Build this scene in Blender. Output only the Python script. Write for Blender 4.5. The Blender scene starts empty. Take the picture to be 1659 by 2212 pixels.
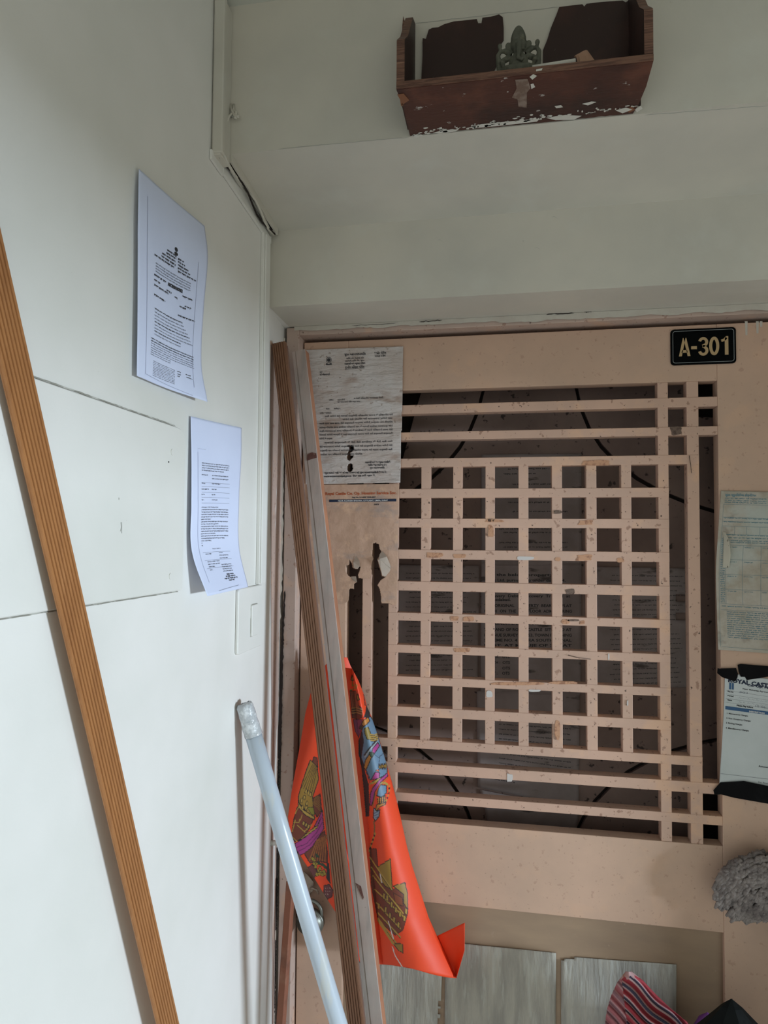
import bpy, bmesh, math, random
from mathutils import Vector, Matrix
from mathutils.noise import noise as pnoise
random.seed(7)
scn = bpy.context.scene
COL = scn.collection

# ---------------------------------------------------------------- camera
CAM = Vector((0.465, 0.0, 1.62))
F = 1451.3
YAW, PITCH, ROLL = math.radians(-10.13), math.radians(2.33), math.radians(0.446)
cy, sy, cp, sp, cr, sr = math.cos(YAW), math.sin(YAW), math.cos(PITCH), math.sin(PITCH), math.cos(ROLL), math.sin(ROLL)
_f = Vector((sy*cp, cy*cp, sp)); _r = Vector((cy, -sy, 0)); _u = _r.cross(_f)
RR = cr*_r + sr*_u; UU = -sr*_r + cr*_u; FF = _f
cd = bpy.data.cameras.new('camera'); cam = bpy.data.objects.new('camera', cd); COL.objects.link(cam)
cam.matrix_world = Matrix(((RR.x, UU.x, -FF.x, CAM.x), (RR.y, UU.y, -FF.y, CAM.y), (RR.z, UU.z, -FF.z, CAM.z), (0, 0, 0, 1)))
cd.sensor_fit = 'VERTICAL'; cd.sensor_height = 36.0; cd.lens = F/2212*36.0; cd.clip_start = 0.01
scn.camera = cam

# ---------------------------------------------------------------- light and exposure
world = bpy.data.worlds.new('world'); scn.world = world; world.use_nodes = True
bgn = world.node_tree.nodes['Background']
bgn.inputs['Color'].default_value = (0.94, 0.96, 0.86, 1); bgn.inputs['Strength'].default_value = 0.40
def area(name, loc, target, sx, sy_, power, col, spread=180):
    l = bpy.data.lights.new(name, 'AREA'); l.shape = 'RECTANGLE'; l.size = sx; l.size_y = sy_; l.energy = power; l.color = col; l.spread = math.radians(spread)
    o = bpy.data.objects.new(name, l); COL.objects.link(o); o.location = loc
    d = Vector(target)-Vector(loc); o.rotation_euler = d.to_track_quat('-Z', 'Y').to_euler(); return o
area('window_daylight', (4.5, -0.10, 1.185), (0.0, 0.70, 1.20), 0.62, 0.28, 90, (0.74, 0.875, 1.0))
scn.view_settings.view_transform = 'Standard'; scn.view_settings.look = 'None'
scn.view_settings.gamma = 1.0; scn.view_settings.use_curve_mapping = False
scn.view_settings.exposure = 0.97
scn.cycles.use_denoising = True
scn.cycles.max_bounces = 8; scn.cycles.diffuse_bounces = 6

# ---------------------------------------------------------------- pixel of the photograph -> point on a real plane
def _ray(x, y): return FF + (x-829.5)/F*RR - (y-1106)/F*UU
def onY(x, y, Y): d = _ray(x, y); return CAM + d*(Y/d.y)
def onX(x, y, X): d = _ray(x, y); return CAM + d*((X-CAM.x)/d.x)
def onZ(x, y, Z): d = _ray(x, y); return CAM + d*((Z-CAM.z)/d.z)

# ---------------------------------------------------------------- materials
def newmat(name):
    m = bpy.data.materials.new(name); m.use_nodes = True
    return m, m.node_tree, m.node_tree.nodes['Principled BSDF']
def _noise(nt, scale, detail=4, rough=0.6, stretch=None, seed=0.0):
    n = nt.nodes; tc = n.new('ShaderNodeTexCoord'); mp = n.new('ShaderNodeMapping')
    mp.inputs['Scale'].default_value = stretch or (1, 1, 1); mp.inputs['Location'].default_value = (seed, seed*1.7, seed*.3)
    nt.links.new(tc.outputs['Object'], mp.inputs[0])
    t = n.new('ShaderNodeTexNoise'); t.inputs['Scale'].default_value = scale; t.inputs['Detail'].default_value = detail; t.inputs['Roughness'].default_value = rough
    nt.links.new(mp.outputs[0], t.inputs['Vector']); return t.outputs['Fac']
def _ramp(nt, fac, a, b):
    r = nt.nodes.new('ShaderNodeMapRange'); r.inputs[1].default_value = a; r.inputs[2].default_value = b
    nt.links.new(fac, r.inputs[0]); return r.outputs[0]
def _mix(nt, fac, c1, c2, amt=1.0):
    m = nt.nodes.new('ShaderNodeMix'); m.data_type = 'RGBA'
    if amt != 1.0:
        q = nt.nodes.new('ShaderNodeMath'); q.operation = 'MULTIPLY'; q.inputs[1].default_value = amt; nt.links.new(fac, q.inputs[0]); fac = q.outputs[0]
    nt.links.new(fac, m.inputs[0])
    for s, c in ((m.inputs[6], c1), (m.inputs[7], c2)):
        if isinstance(c, tuple): s.default_value = (*c, 1)
        else: nt.links.new(c, s)
    return m.outputs[2]
def mat(name, col, rough=0.6, layers=(), bump=0.0, bscale=60, bstretch=None, metal=0.0, spec=0.4, bdist=0.002):
    """layers: (colour, noise scale, lo, hi, amount, stretch)"""
    m, nt, b = newmat(name); b.inputs['Roughness'].default_value = rough; b.inputs['Metallic'].default_value = metal
    b.inputs['Specular IOR Level'].default_value = spec
    cur = tuple(col)
    for i, L in enumerate(layers):
        c2, sc, lo, hi, amt = L[:5]; st = L[5] if len(L) > 5 else None
        f = _ramp(nt, _noise(nt, sc, stretch=st, seed=i*3.1+.7), lo, hi); cur = _mix(nt, f, cur, tuple(c2), amt)
    if isinstance(cur, tuple): b.inputs['Base Color'].default_value = (*cur, 1)
    else: nt.links.new(cur, b.inputs['Base Color'])
    if bump:
        bp = nt.nodes.new('ShaderNodeBump'); bp.inputs['Strength'].default_value = bump; bp.inputs['Distance'].default_value = bdist
        nt.links.new(_noise(nt, bscale, stretch=bstretch), bp.inputs['Height']); nt.links.new(bp.outputs[0], b.inputs['Normal'])
    return m
def attrmat(name, rough=0.7):
    m, nt, b = newmat(name); a = nt.nodes.new('ShaderNodeAttribute'); a.attribute_name = 'Col'
    v = _mix(nt, _ramp(nt, _noise(nt, 900, 2), .3, .7), a.outputs['Color'], (0.05, 0.03, 0.03), 0.10)
    nt.links.new(v, b.inputs['Base Color']); b.inputs['Roughness'].default_value = rough; return m

M = {}
M['wall'] = mat('wall_paint', (.78, .765, .74), .55, [((.60, .61, .56), 2.2, .35, .7, .6), ((.36, .33, .29), 90, .73, .80, .35)], .18, 45)
M['wallfar'] = mat('lintel_paint', (.615, .58, .51), .6, [((.46, .45, .41), 3, .35, .7, .7), ((.62, .62, .57), 9, .55, .75, .4), ((.25, .23, .2), 80, .74, .8, .4)], .22, 50)
M['ceil'] = mat('ceiling_paint', (.58, .585, .53), .7, [((.50, .5, .46), 3, .3, .7, .6)], .1, 50)
M['floor'] = mat('floor_stone', (.74, .72, .66), .4, [((.64, .62, .56), 9, .4, .65, .7)], .05)
PINK = (.575, .378, .278)
def doorpaint(name, col, amt=1.0, bump=.15):
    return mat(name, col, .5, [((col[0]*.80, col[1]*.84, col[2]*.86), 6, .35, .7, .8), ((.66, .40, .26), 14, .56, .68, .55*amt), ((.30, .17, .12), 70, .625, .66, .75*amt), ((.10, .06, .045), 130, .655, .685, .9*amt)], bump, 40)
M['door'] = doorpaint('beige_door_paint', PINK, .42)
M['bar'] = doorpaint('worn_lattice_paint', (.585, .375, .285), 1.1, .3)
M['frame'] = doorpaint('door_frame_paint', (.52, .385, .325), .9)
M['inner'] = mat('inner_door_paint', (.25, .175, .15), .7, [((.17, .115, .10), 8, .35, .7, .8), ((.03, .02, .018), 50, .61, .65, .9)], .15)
M['plasterwhite'] = mat('plaster_overlap', (.54, .51, .45), .75, [((.46, .40, .35), 20, .4, .7, .7)], .4, 120)
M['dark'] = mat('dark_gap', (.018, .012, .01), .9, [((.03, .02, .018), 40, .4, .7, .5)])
M['ply'] = mat('brown_plywood', (.34, .235, .155), .45, [((.26, .18, .125), 5, .35, .7, .9, (1, 1, 4)), ((.45, .34, .25), 60, .68, .75, .4)], .06)
M['maroon'] = mat('maroon_stained_plywood', (.075, .026, .019), .42, [((.14, .05, .032), 16, .5, .68, .8, (1, 1, 1)), ((.03, .014, .013), 8, .48, .62, .8), ((.45, .42, .39), 55, .665, .69, .85)], .25, 60, (1, 4, 4))
M['plyedge'] = mat('plywood_edge', (.17, .085, .055), .6, [((.08, .035, .025), 30, .42, .6, .9, (1, 1, 14)), ((.34, .19, .13), 40, .6, .72, .7, (.5, 1, 6))], .4, 90)
M['darkback'] = mat('dark_back_ply', (.035, .016, .013), .5, [((.075, .03, .024), 10, .5, .75, .8), ((.3, .28, .26), 120, .74, .76, .6)], .1)
M['ribwood'] = mat('ribbed_wood', (.40, .175, .062), .42, [((.30, .125, .045), 12, .35, .7, .8, (8, 8, 1)), ((.50, .24, .10), 40, .55, .75, .4, (6, 6, .6)), ((.8, .72, .6), 110, .76, .78, .7)], .08)
M['ribwood2'] = mat('aged_ribbed_wood', (.19, .088, .046), .45, [((.15, .07, .04), 9, .35, .7, .8, (6, 6, 1)), ((.75, .68, .6), 110, .755, .78, .8)], .08)
M['mouldside'] = mat('moulding_side', (.17, .105, .085), .6, [((.11, .065, .055), 12, .4, .7, .8, (6, 6, 1))], .1)
M['plank'] = mat('greywashed_plank', (.455, .355, .32), .6, [((.31, .27, .25), 10, .4, .7, .8, (7, 7, .8)), ((.20, .15, .12), 70, .70, .74, .7), ((.52, .49, .46), 5, .5, .7, .6)], .15)
M['plankedge'] = mat('orange_wood_edge', (.42, .19, .105), .6, [((.30, .13, .075), 14, .4, .7, .8, (6, 6, 1))], .1)
M['tube'] = mat('grey_pvc', (.52, .59, .67), .28, [((.62, .62, .56), 18, .56, .66, .7, (2, 2, .5)), ((.42, .47, .53), 7, .4, .7, .5, (1, 1, .6))], .06)
M['tape'] = mat('clear_packing_tape', (.46, .48, .50), .15, [((.70, .72, .74), 60, .5, .6, .9)], 1.0, 90)
M['tan'] = mat('brittle_tape', (.38, .30, .22), .35, [((.5, .42, .33), 30, .45, .6, .7)], .3)
M['paper'] = mat('white_paper', (.66, .72, .92), .75, [((.60, .66, .86), 6, .35, .7, .7)], .12, 30)
M['notice'] = mat('stained_notice_paper', (.50, .43, .40), .8, [((.58, .54, .53), 10, .42, .6, .9), ((.30, .20, .15), 11, .545, .68, .75, (.8, 1, 2.6)), ((.25, .18, .14), 120, .64, .68, .7)], .7, 20, (.8, 1, 3.0), bdist=.012)
M['tanpaper'] = mat('tan_letter_paper', (.52, .335, .245), .8, [((.42, .27, .19), 14, .4, .6, .8), ((.27, .23, .22), 16, .55, .68, .55, (.7, 1, 2)), ((.62, .40, .27), 30, .56, .66, .6)], .5, 26, bdist=.006)
M['tanback'] = mat('torn_paper_back', (.40, .33, .275), .8, [((.45, .36, .3), 40, .4, .7, .7)], .3)
M['form'] = mat('stained_form_paper', (.44, .40, .345), .8, [((.36, .315, .25), 16, .45, .6, .9), ((.20, .15, .11), 15, .57, .68, .8), ((.45, .49, .46), 9, .5, .62, .7)], .35, 40)
M['bill'] = mat('bill_paper', (.53, .56, .57), .7, [((.46, .5, .5), 12, .45, .7, .7)], .15, 40)
M['innerpaper'] = mat('dusty_notice_paper', (.33, .28, .275), .8, [((.24, .20, .19), 12, .4, .65, .8), ((.06, .05, .045), 9, .60, .66, .8, (1, 1, 4))], .3, 30)
M['lined'] = mat('grey_stained_sheet', (.42, .395, .345), .8, [((.30, .285, .255), 22, .40, .62, .9, (2.4, 1, .35)), ((.50, .50, .46), 45, .55, .68, .6, (2, 1, .3)), ((.12, .10, .09), 6, .60, .70, .7)], .6, 40, (3, 1, .4), bdist=.006)
M['ink'] = mat('black_ink', (.03, .03, .035), .7)
M['greyink'] = mat('faded_ink', (.16, .17, .21), .7)
M['paleink'] = mat('pale_ink', (.40, .43, .54), .7)
M['bluelink'] = mat('blue_form_ink', (.10, .22, .27), .7)
M['navy'] = mat('navy_ink', (.009, .017, .045), .6)
M['blueband'] = mat('blue_band_ink', (.03, .09, .20), .6)
M['orangeink'] = mat('orange_ink', (.38, .085, .03), .7)
M['whiteink'] = mat('white_ink', (.6, .6, .6), .7)
M['blacktape'] = mat('black_insulation_tape', (.004, .004, .005), .42, [((.012, .012, .014), 20, .55, .7, .7)], .5, 30, spec=.06)
M['plate'] = mat('black_plate', (.001, .0015, .002), .35, spec=.05)
M['gold'] = mat('gold_lettering', (.42, .29, .15), .45)
M['silverline'] = mat('silver_line', (.28, .30, .31), .4)
M['stone'] = mat('grey_green_stone', (.125, .125, .095), .75, [((.075, .078, .06), 60, .4, .65, .9), ((.22, .20, .12), 40, .62, .72, .6)], .4, 200)
M['chip'] = mat('white_paint_chips', (.60, .58, .53), .7)
M['rust'] = mat('rusty_brown_pole', (.25, .095, .055), .6, [((.33, .17, .11), 12, .55, .7, .7), ((.14, .06, .04), 20, .55, .7, .7)], .2)
M['steel'] = mat('brushed_padlock_steel', (.20, .205, .18), .42, [((.22, .21, .18), 50, .5, .7, .8)], .15, metal=.75)
M['brass'] = mat('dull_hasp_metal', (.38, .31, .25), .5, [((.2, .14, .1), 60, .5, .7, .7)], .1, metal=.3)
M['mop'] = mat('grey_mop_yarn', (.25, .215, .20), .95, [((.13, .11, .105), 60, .4, .65, .9), ((.38, .34, .32), 90, .6, .7, .7)], .8, 400)
M['cable'] = mat('old_cable', (.45, .44, .40), .6)
M['handle'] = mat('mop_handle_paint', (.25, .3, .35), .5)
M['bag'] = mat('black_plastic', (.004, .005, .005), .40, [((.012, .014, .014), 12, .5, .7, .8)], .5, 18, spec=.08)
M['purple'] = mat('purple_plastic', (.15, .035, .22), .4)
M['cone'] = mat('brown_paper', (.36, .21, .14), .7)
M['flag'] = attrmat('printed_flag_cloth', .55)
M['cloth'] = attrmat('striped_cotton', .85)
M['wire'] = mat('dark_window_frame', (.2, .2, .2), .5)

# ---------------------------------------------------------------- mesh helpers
def link(o, parent=None):
    COL.objects.link(o)
    if parent is not None: o.parent = parent
    return o
def _abs(o):
    v = Vector((0, 0, 0))
    while o is not None: v = v + o.location; o = o.parent
    return v
def mesh(name, verts, faces, m, parent=None, smooth=False, origin=None):
    verts = [Vector(v) for v in verts]
    if origin is None:
        if parent is not None: origin = _abs(parent)
        else:
            lo = [min(v[i] for v in verts) for i in range(3)]; hi = [max(v[i] for v in verts) for i in range(3)]
            origin = Vector(((lo[0]+hi[0])/2, (lo[1]+hi[1])/2, lo[2]))
    me = bpy.data.meshes.new(name); me.from_pydata([v-origin for v in verts], [], faces); me.update()
    if smooth: me.polygons.foreach_set('use_smooth', [True]*len(me.polygons))
    me.materials.append(m); o = bpy.data.objects.new(name, me); link(o, parent)
    o.location = origin-(_abs(parent) if parent is not None else Vector((0, 0, 0)))
    return o
def bmobj(name, bm, m, parent=None, smooth=False):
    bm.verts.ensure_lookup_table(); bm.verts.index_update()
    vs = [v.co.copy() for v in bm.verts]; fs = [[v.index for v in f.verts] for f in bm.faces]
    bm.free(); return mesh(name, vs, fs, m, parent, smooth)
def boxbm(x0, x1, y0, y1, z0, z1, bev=0.0, seg=2):
    bm = bmesh.new(); bmesh.ops.create_cube(bm, size=1)
    for v in bm.verts: v.co = Vector(((x0+x1)/2+v.co.x*(x1-x0), (y0+y1)/2+v.co.y*(y1-y0), (z0+z1)/2+v.co.z*(z1-z0)))
    if bev: bmesh.ops.bevel(bm, geom=bm.edges[:], offset=bev, segments=seg, affect='EDGES', profile=.5)
    return bm
def box(name, a, m, parent=None, bev=0.0): return bmobj(name, boxbm(*a, bev=bev), m, parent)
def prism(name, pts, n, m, parent=None, bev=0.0):
    """pts: planar outline (world points); n: extrusion vector"""
    n = Vector(n); bm = bmesh.new(); vs = [bm.verts.new(p) for p in pts]; f = bm.faces.new(vs)
    r = bmesh.ops.extrude_face_region(bm, geom=[f]); bmesh.ops.translate(bm, vec=n, verts=[g for g in r['geom'] if isinstance(g, bmesh.types.BMVert)])
    bmesh.ops.recalc_face_normals(bm, faces=bm.faces[:])
    if bev: bmesh.ops.bevel(bm, geom=bm.edges[:], offset=bev, segments=1, affect='EDGES')
    bmesh.ops.triangulate(bm, faces=[f for f in bm.faces if len(f.verts) > 4])
    return bmobj(name, bm, m, parent)
def plateY(name, px, Y, t, m, parent=None): return prism(name, [onY(x, y, Y) for x, y in px], (0, t, 0), m, parent)
def bar(name, P0, P1, w, n, prof, m, parent=None):
    """extrude a closed profile (a along w, b along n) from P0 to P1"""
    P0, P1 = Vector(P0), Vector(P1); d = (P1-P0).normalized(); n = Vector(n); n = (n-d*n.dot(d)).normalized(); w = n.cross(d)
    if w.dot(Vector((1, 0.3, 0))) < 0: w = -w
    k = len(prof); vs = [P+w*a+n*b for P in (P0, P1) for a, b in prof]
    fs = [[i, (i+1) % k, k+(i+1) % k, k+i] for i in range(k)]
    bm = bmesh.new(); bv = [bm.verts.new(v) for v in vs]
    for q in fs: bm.faces.new([bv[i] for i in q])
    bm.faces.new(bv[:k][::-1]); bm.faces.new(bv[k:])
    bmesh.ops.recalc_face_normals(bm, faces=bm.faces[:])
    return bmobj(name, bm, m, parent)
def tubepts(pts, r, seg=10, closed_ends=True):
    pts = [Vector(p) for p in pts]; vs = []; fs = []; n = len(pts); up = None
    for i, p in enumerate(pts):
        d = (pts[min(i+1, n-1)]-pts[max(i-1, 0)]).normalized()
        if up is None: up = Vector((0, 0, 1)) if abs(d.z) < .9 else Vector((1, 0, 0))
        a = (up-d*up.dot(d)).normalized(); b = d.cross(a); up = a
        rr = r[i] if isinstance(r, (list, tuple)) else r
        for k in range(seg):
            t = 2*math.pi*k/seg; vs.append(p+a*rr*math.cos(t)+b*rr*math.sin(t))
    for i in range(n-1):
        for k in range(seg):
            fs.append([i*seg+k, i*seg+(k+1) % seg, (i+1)*seg+(k+1) % seg, (i+1)*seg+k])
    if closed_ends: fs.append(list(range(seg))[::-1]); fs.append([(n-1)*seg+k for k in range(seg)])
    return vs, fs
def tube(name, pts, r, m, parent=None, seg=12): vs, fs = tubepts(pts, r, seg); return mesh(name, vs, fs, m, parent, True)
def empty(name, loc, label, cat, group=None):
    o = bpy.data.objects.new(name, None); o.empty_display_size = .05; o.location = loc; COL.objects.link(o); tag(o, label, cat, group); return o
def tag(o, label, cat, group=None):
    o['label'] = label; o['category'] = cat
    if group: o['group'] = group
    return o
def struct(o): o['kind'] = 'structure'; return o
def sroot(name, loc):
    o = bpy.data.objects.new(name, None); o.location = loc; COL.objects.link(o); o['kind'] = 'structure'; return o

# ---------------------------------------------------------------- curved sheets
def cat(a, b, c, d, t): return .5*((2*b)+(c-a)*t+(2*a-5*b+4*c-d)*t*t+(3*b-a-3*c+d)*t**3)
class Surf:
    def __init__(s, rows, W, H, wr=0.0, ws=18, nrm=(0, -1, 0), sx=1.0, seed=0):
        s.r = [[Vector(p) for p in q] for q in rows]; s.W = W; s.H = H; s.wr = wr; s.ws = ws; s.n = Vector(nrm); s.sx = sx; s.seed = seed
    def _row(s, q, u):
        k = len(q)-1; x = min(max(u, 0), 1)*k; i = min(int(x), k-1); t = x-i
        a = q[i-1] if i > 0 else 2*q[i]-q[i+1]; d = q[i+2] if i+2 <= k else 2*q[i+1]-q[i]
        return cat(a, q[i], q[i+1], d, t)
    def at(s, u, v, off=0.0):
        k = len(s.r)-1; x = min(max(v, 0), 1)*k; i = min(int(x), k-1); t = x-i
        R = [s._row(s.r[j], u) for j in (max(i-1, 0), i, i+1, min(i+2, k))]
        if i == 0: R[0] = 2*R[1]-R[2]
        if i+2 > k: R[3] = 2*R[2]-R[1]
        p = cat(R[0], R[1], R[2], R[3], t)
        if s.wr:
            off += s.wr*(.5+.5*pnoise(Vector((u*s.W*s.ws*s.sx+s.seed, v*s.H*s.ws, s.seed))))
            off += s.wr*.35*(.5+.5*pnoise(Vector((u*s.W*s.ws*3*s.sx+s.seed, v*s.H*s.ws*3.5, s.seed+4))))
        return p+s.n*off
def flat(px, Y, W, H, **k):
    tl, tr, bl, br = [onY(x, y, Y) for x, y in px]; return Surf([[tl, tr], [bl, br]], W, H, **k)
def inpoly(x, y, P):
    c = False; j = len(P)-1
    for i in range(len(P)):
        xi, yi = P[i]; xj, yj = P[j]
        if (yi > y) != (yj > y) and x < (xj-xi)*(y-yi)/(yj-yi)+xi: c = not c
        j = i
    return c
def sheet(name, S, nu, nv, m, parent=None, keep=None, thick=.0004, colf=None):
    vs = [S.at(i/nu, j/nv) for j in range(nv+1) for i in range(nu+1)]; fs = []
    for j in range(nv):
        for i in range(nu):
            if keep and not keep((i+.5)/nu, (j+.5)/nv): continue
            a = j*(nu+1)+i; fs.append([a, a+nu+1, a+nu+2, a+1])
    if keep:
        used = sorted({k for f in fs for k in f}); mp = {k: i for i, k in enumerate(used)}; vs = [vs[k] for k in used]; fs = [[mp[k] for k in f] for f in fs]
    o = mesh(name, vs, fs, m, parent, True)
    if thick:
        md = o.modifiers.new('thickness', 'SOLIDIFY'); md.thickness = thick; md.offset = 0
    return o

# ---------------------------------------------------------------- printing
_gl = {}
def glyphs(body, size, bold=0.0, align='LEFT', res=2):
    key = (body, size, bold, align)
    if key in _gl: return _gl[key]
    c = bpy.data.curves.new('t', 'FONT'); c.body = body; c.size = size; c.offset = bold; c.align_x = align; c.resolution_u = res; c.fill_mode = 'FRONT'
    o = bpy.data.objects.new('t', c); me = bpy.data.meshes.new_from_object(o)
    r = ([v.co.copy() for v in me.vertices], [list(p.vertices) for p in me.polygons])
    bpy.data.objects.remove(o); bpy.data.meshes.remove(me); bpy.data.curves.remove(c); _gl[key] = r; return r
class Ink:
    def __init__(s, S, off=.0007): s.S = S; s.v = {}; s.f = {}; s.off = off
    def poly(s, m, pts):
        v = s.v.setdefault(m, []); f = s.f.setdefault(m, []); b = len(v)
        for x, y in pts: v.append(s.S.at(x/s.S.W, y/s.S.H, s.off))
        f.append(list(range(b, b+len(pts))))
    def rect(s, m, x, y, w, h):
        n = max(1, int(w/.006)); k = max(1, int(h/.006))
        for i in range(n):
            for j in range(k):
                a, b = x+w*i/n, x+w*(i+1)/n; c, d = y+h*j/k, y+h*(j+1)/k
                s.poly(m, [(a, c), (a, d), (b, d), (b, c)])
    def line(s, m, x0, y0, x1, y1, t):
        L = math.hypot(x1-x0, y1-y0); n = max(1, int(L/.015)); ox, oy = -(y1-y0)/L*t/2, (x1-x0)/L*t/2
        for i in range(n):
            a, b = i/n, (i+1)/n; p = (x0+(x1-x0)*a, y0+(y1-y0)*a); q = (x0+(x1-x0)*b, y0+(y1-y0)*b)
            s.poly(m, [(p[0]+ox, p[1]+oy), (q[0]+ox, q[1]+oy), (q[0]-ox, q[1]-oy), (p[0]-ox, p[1]-oy)])
    def text(s, m, body, x, y, size, sx=1.0, bold=0.0, align='LEFT', rot=0.0, width=None):
        V, Fc = glyphs(body, size, bold, align)
        if not V: return
        if width:
            w = max(p.x for p in V)-min(p.x for p in V); sx = width/max(w, 1e-6)
        v = s.v.setdefault(m, []); f = s.f.setdefault(m, []); b = len(v); c, q = math.cos(rot), math.sin(rot)
        for p in V:
            X, Yy = p.x*sx, -p.y; xx = x+X*c-Yy*q; yy = y+X*q+Yy*c; v.append(s.S.at(xx/s.S.W, yy/s.S.H, s.off))
        f += [[b+i for i in k] for k in Fc]
    def scrawl(s, m, x, y, w, h=.0016, step=.0011, top=False):
        """one row of print too small to read: words of little strokes"""
        e = x+w; X = x
        while X < e:
            n = random.randint(3, 9)
            if top: s.rect(m, X, y-h, min(n*step, e-X), h*.22)
            for _ in range(n):
                if X > e: break
                hh = h*random.uniform(.55, 1.0); y0 = y-h*random.choice((1, 1, .8)); ww = step*random.uniform(.38, .7)
                s.poly(m, [(X, y0), (X, y0+hh), (X+ww, y0+hh), (X+ww, y0)])
                if random.random() < .5: s.poly(m, [(X, y0+hh*.5), (X, y0+hh*.72), (X+step, y0+hh*.72), (X+step, y0+hh*.5)])
                X += step
            X += step*1.1
    def out(s, name, parent):
        for m, v in s.v.items(): 
            o = mesh(name, v, s.f[m], M[m], parent); o['kind'] = 'stuff'

# ================================================================ STRUCTURE
LZ = 2.085
def ycorner(z): return 1.272+(2.085-z)*.052
lev = []
for z in (0.0, .7, 1.4, 2.085): lev.append((z, [(-.20, -2.6), (0, -2.6), (0, ycorner(z)), (-.013, 1.398), (-.013, 1.72), (-.20, 1.72)]))
lev.append((2.085, [(-.20, -2.6), (0, -2.6), (0, 1.272), (0, 1.398), (0, 1.72), (-.20, 1.72)]))
lev.append((2.62, [(-.20, -2.6), (0, -2.6), (0, 1.272), (0, 1.398), (0, 1.72), (-.20, 1.72)]))
V = [(x, y, z) for z, q in lev for x, y in q]; Fc = [[a*6+i, a*6+(i+1) % 6, (a+1)*6+(i+1) % 6, (a+1)*6+i] for a in range(5) for i in range(6)]
Fc += [[5, 4, 3, 2, 1, 0], [30, 31, 32, 33, 34, 35]]
struct(mesh('wall_left', V, Fc, M['wall']))
RX = 1.13   # right reveal of the door niche
struct(prism('wall_front', [(0, 1.272, LZ), (RX, 1.272, LZ), (RX, 1.272, 0), (2.7, 1.272, 0), (2.7, 1.272, 2.62), (0, 1.272, 2.62)], (0, .45, 0), M['wallfar']))
struct(prism('ceiling_beam', [(0, 1.03, 2.258), (0, 1.272, 2.240), (0, 1.272, 2.62), (0, 1.03, 2.62)], (2.7, 0, 0), M['wallfar']))
struct(box('ceiling', (-.2, 2.9, -2.6, 1.03, 2.512, 2.62), M['ceil']))
struct(box('floor', (-.2, 2.9, -2.6, 1.72, -.1, 0), M['floor']))
# right wall with the tall narrow landing window
bm = bmesh.new()
def hole_wall(name, X0, X1, y0, y1, z0, z1, hy0, hy1, hz0, hz1, m):
    ys = [y0, hy0, hy1, y1]; zs = [z0, hz0, hz1, z1]; vs = []; fs = []
    idx = lambda i, j, k: k*16+j*4+i
    for X in (X0, X1):
        for z in zs:
            for y in ys: vs.append((X, y, z))
    for j in range(3):
        for i in range(3):
            if i == 1 and j == 1: continue
            fs.append([idx(i, j, 0), idx(i, j+1, 0), idx(i+1, j+1, 0), idx(i+1, j, 0)])
            fs.append([idx(i, j, 1), idx(i+1, j, 1), idx(i+1, j+1, 1), idx(i, j+1, 1)])
    fs += [[idx(1, 1, 0), idx(2, 1, 0), idx(2, 1, 1), idx(1, 1, 1)], [idx(1, 2, 0), idx(1, 2, 1), idx(2, 2, 1), idx(2, 2, 0)],
           [idx(1, 1, 0), idx(1, 1, 1), idx(1, 2, 1), idx(1, 2, 0)], [idx(2, 1, 0), idx(2, 2, 0), idx(2, 2, 1), idx(2, 1, 1)]]
    for j in range(3): fs += [[idx(0, j, 0), idx(0, j, 1), idx(0, j+1, 1), idx(0, j+1, 0)], [idx(3, j, 0), idx(3, j+1, 0), idx(3, j+1, 1), idx(3, j, 1)]]
    for i in range(3): fs += [[idx(i, 0, 0), idx(i+1, 0, 0), idx(i+1, 0, 1), idx(i, 0, 1)], [idx(i, 3, 0), idx(i, 3, 1), idx(i+1, 3, 1), idx(i+1, 3, 0)]]
    return struct(mesh(name, vs, fs, m))
bm.free()
hole_wall('wall_right', 2.7, 2.85, -2.6, 1.72, 0, 2.62, -0.85, .85, .30, 1.465, M['wall'])

# door frame (part of the opening)
frame = sroot('trim_1', (0, 1.40, 0))
box('side_jamb', (-.006, .0225, 1.400, 1.60, 0, 2.083), M['frame'], frame, .0015)
box('header', (.0225, RX-.002, 1.402, 1.60, 2.0662, 2.083), M['frame'], frame, .001)
box('side_jamb', (1.095, RX-.002, 1.40, 1.60, 0, 2.0660), M['frame'], frame, .001)
# ragged whitewash over the header
top = []; bot = []; n = 150
for i in range(n+1):
    X = .012+(RX-.02)*i/n; q = pnoise(Vector((X*22, 0, 3)))*.0045+pnoise(Vector((X*90, 0, 7)))*.002
    bot.append((X, 1.3985, 2.0745+q-(.003 if X > .45 else 0))); top.append((X, 1.3985, 2.0845))
vs = bot+top; mesh('whitewash_overlap', vs, [[i, i+1, n+2+i, n+1+i] for i in range(n)], M['plasterwhite'], frame)
# plaster line broken away beside the jamb
vs = []; n = 220
for i in range(n+1):
    z = .3+1.76*i/n; q = pnoise(Vector((z*30, 1, 3)))*.0035+pnoise(Vector((z*110, 0, 9)))*.002
    vs += [(-.0125, 1.3975, z), (-.0095+q*.9+(.002 if z > 1.50 else (-.0028 if 1.17 < z < 1.45 else -.0008)), 1.3975, z)]
mesh('plaster_edge', vs, [[2*i, 2*i+2, 2*i+3, 2*i+1] for i in range(n)], M['plasterwhite'], frame)

vs = []; n = 60
for i in range(n+1):
    z = 2.02*i/n; yc = ycorner(z); q = .010*abs(pnoise(Vector((z*14, 2, 2))))
    vs += [(-.013*(.004+q)/(1.398-yc)+.0009, yc+.004+q, z), (-.0118, 1.3975, z)]
mesh('painted_reveal', vs, [[2*i, 2*i+1, 2*i+3, 2*i+2] for i in range(n)], M['frame'], frame)

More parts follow.
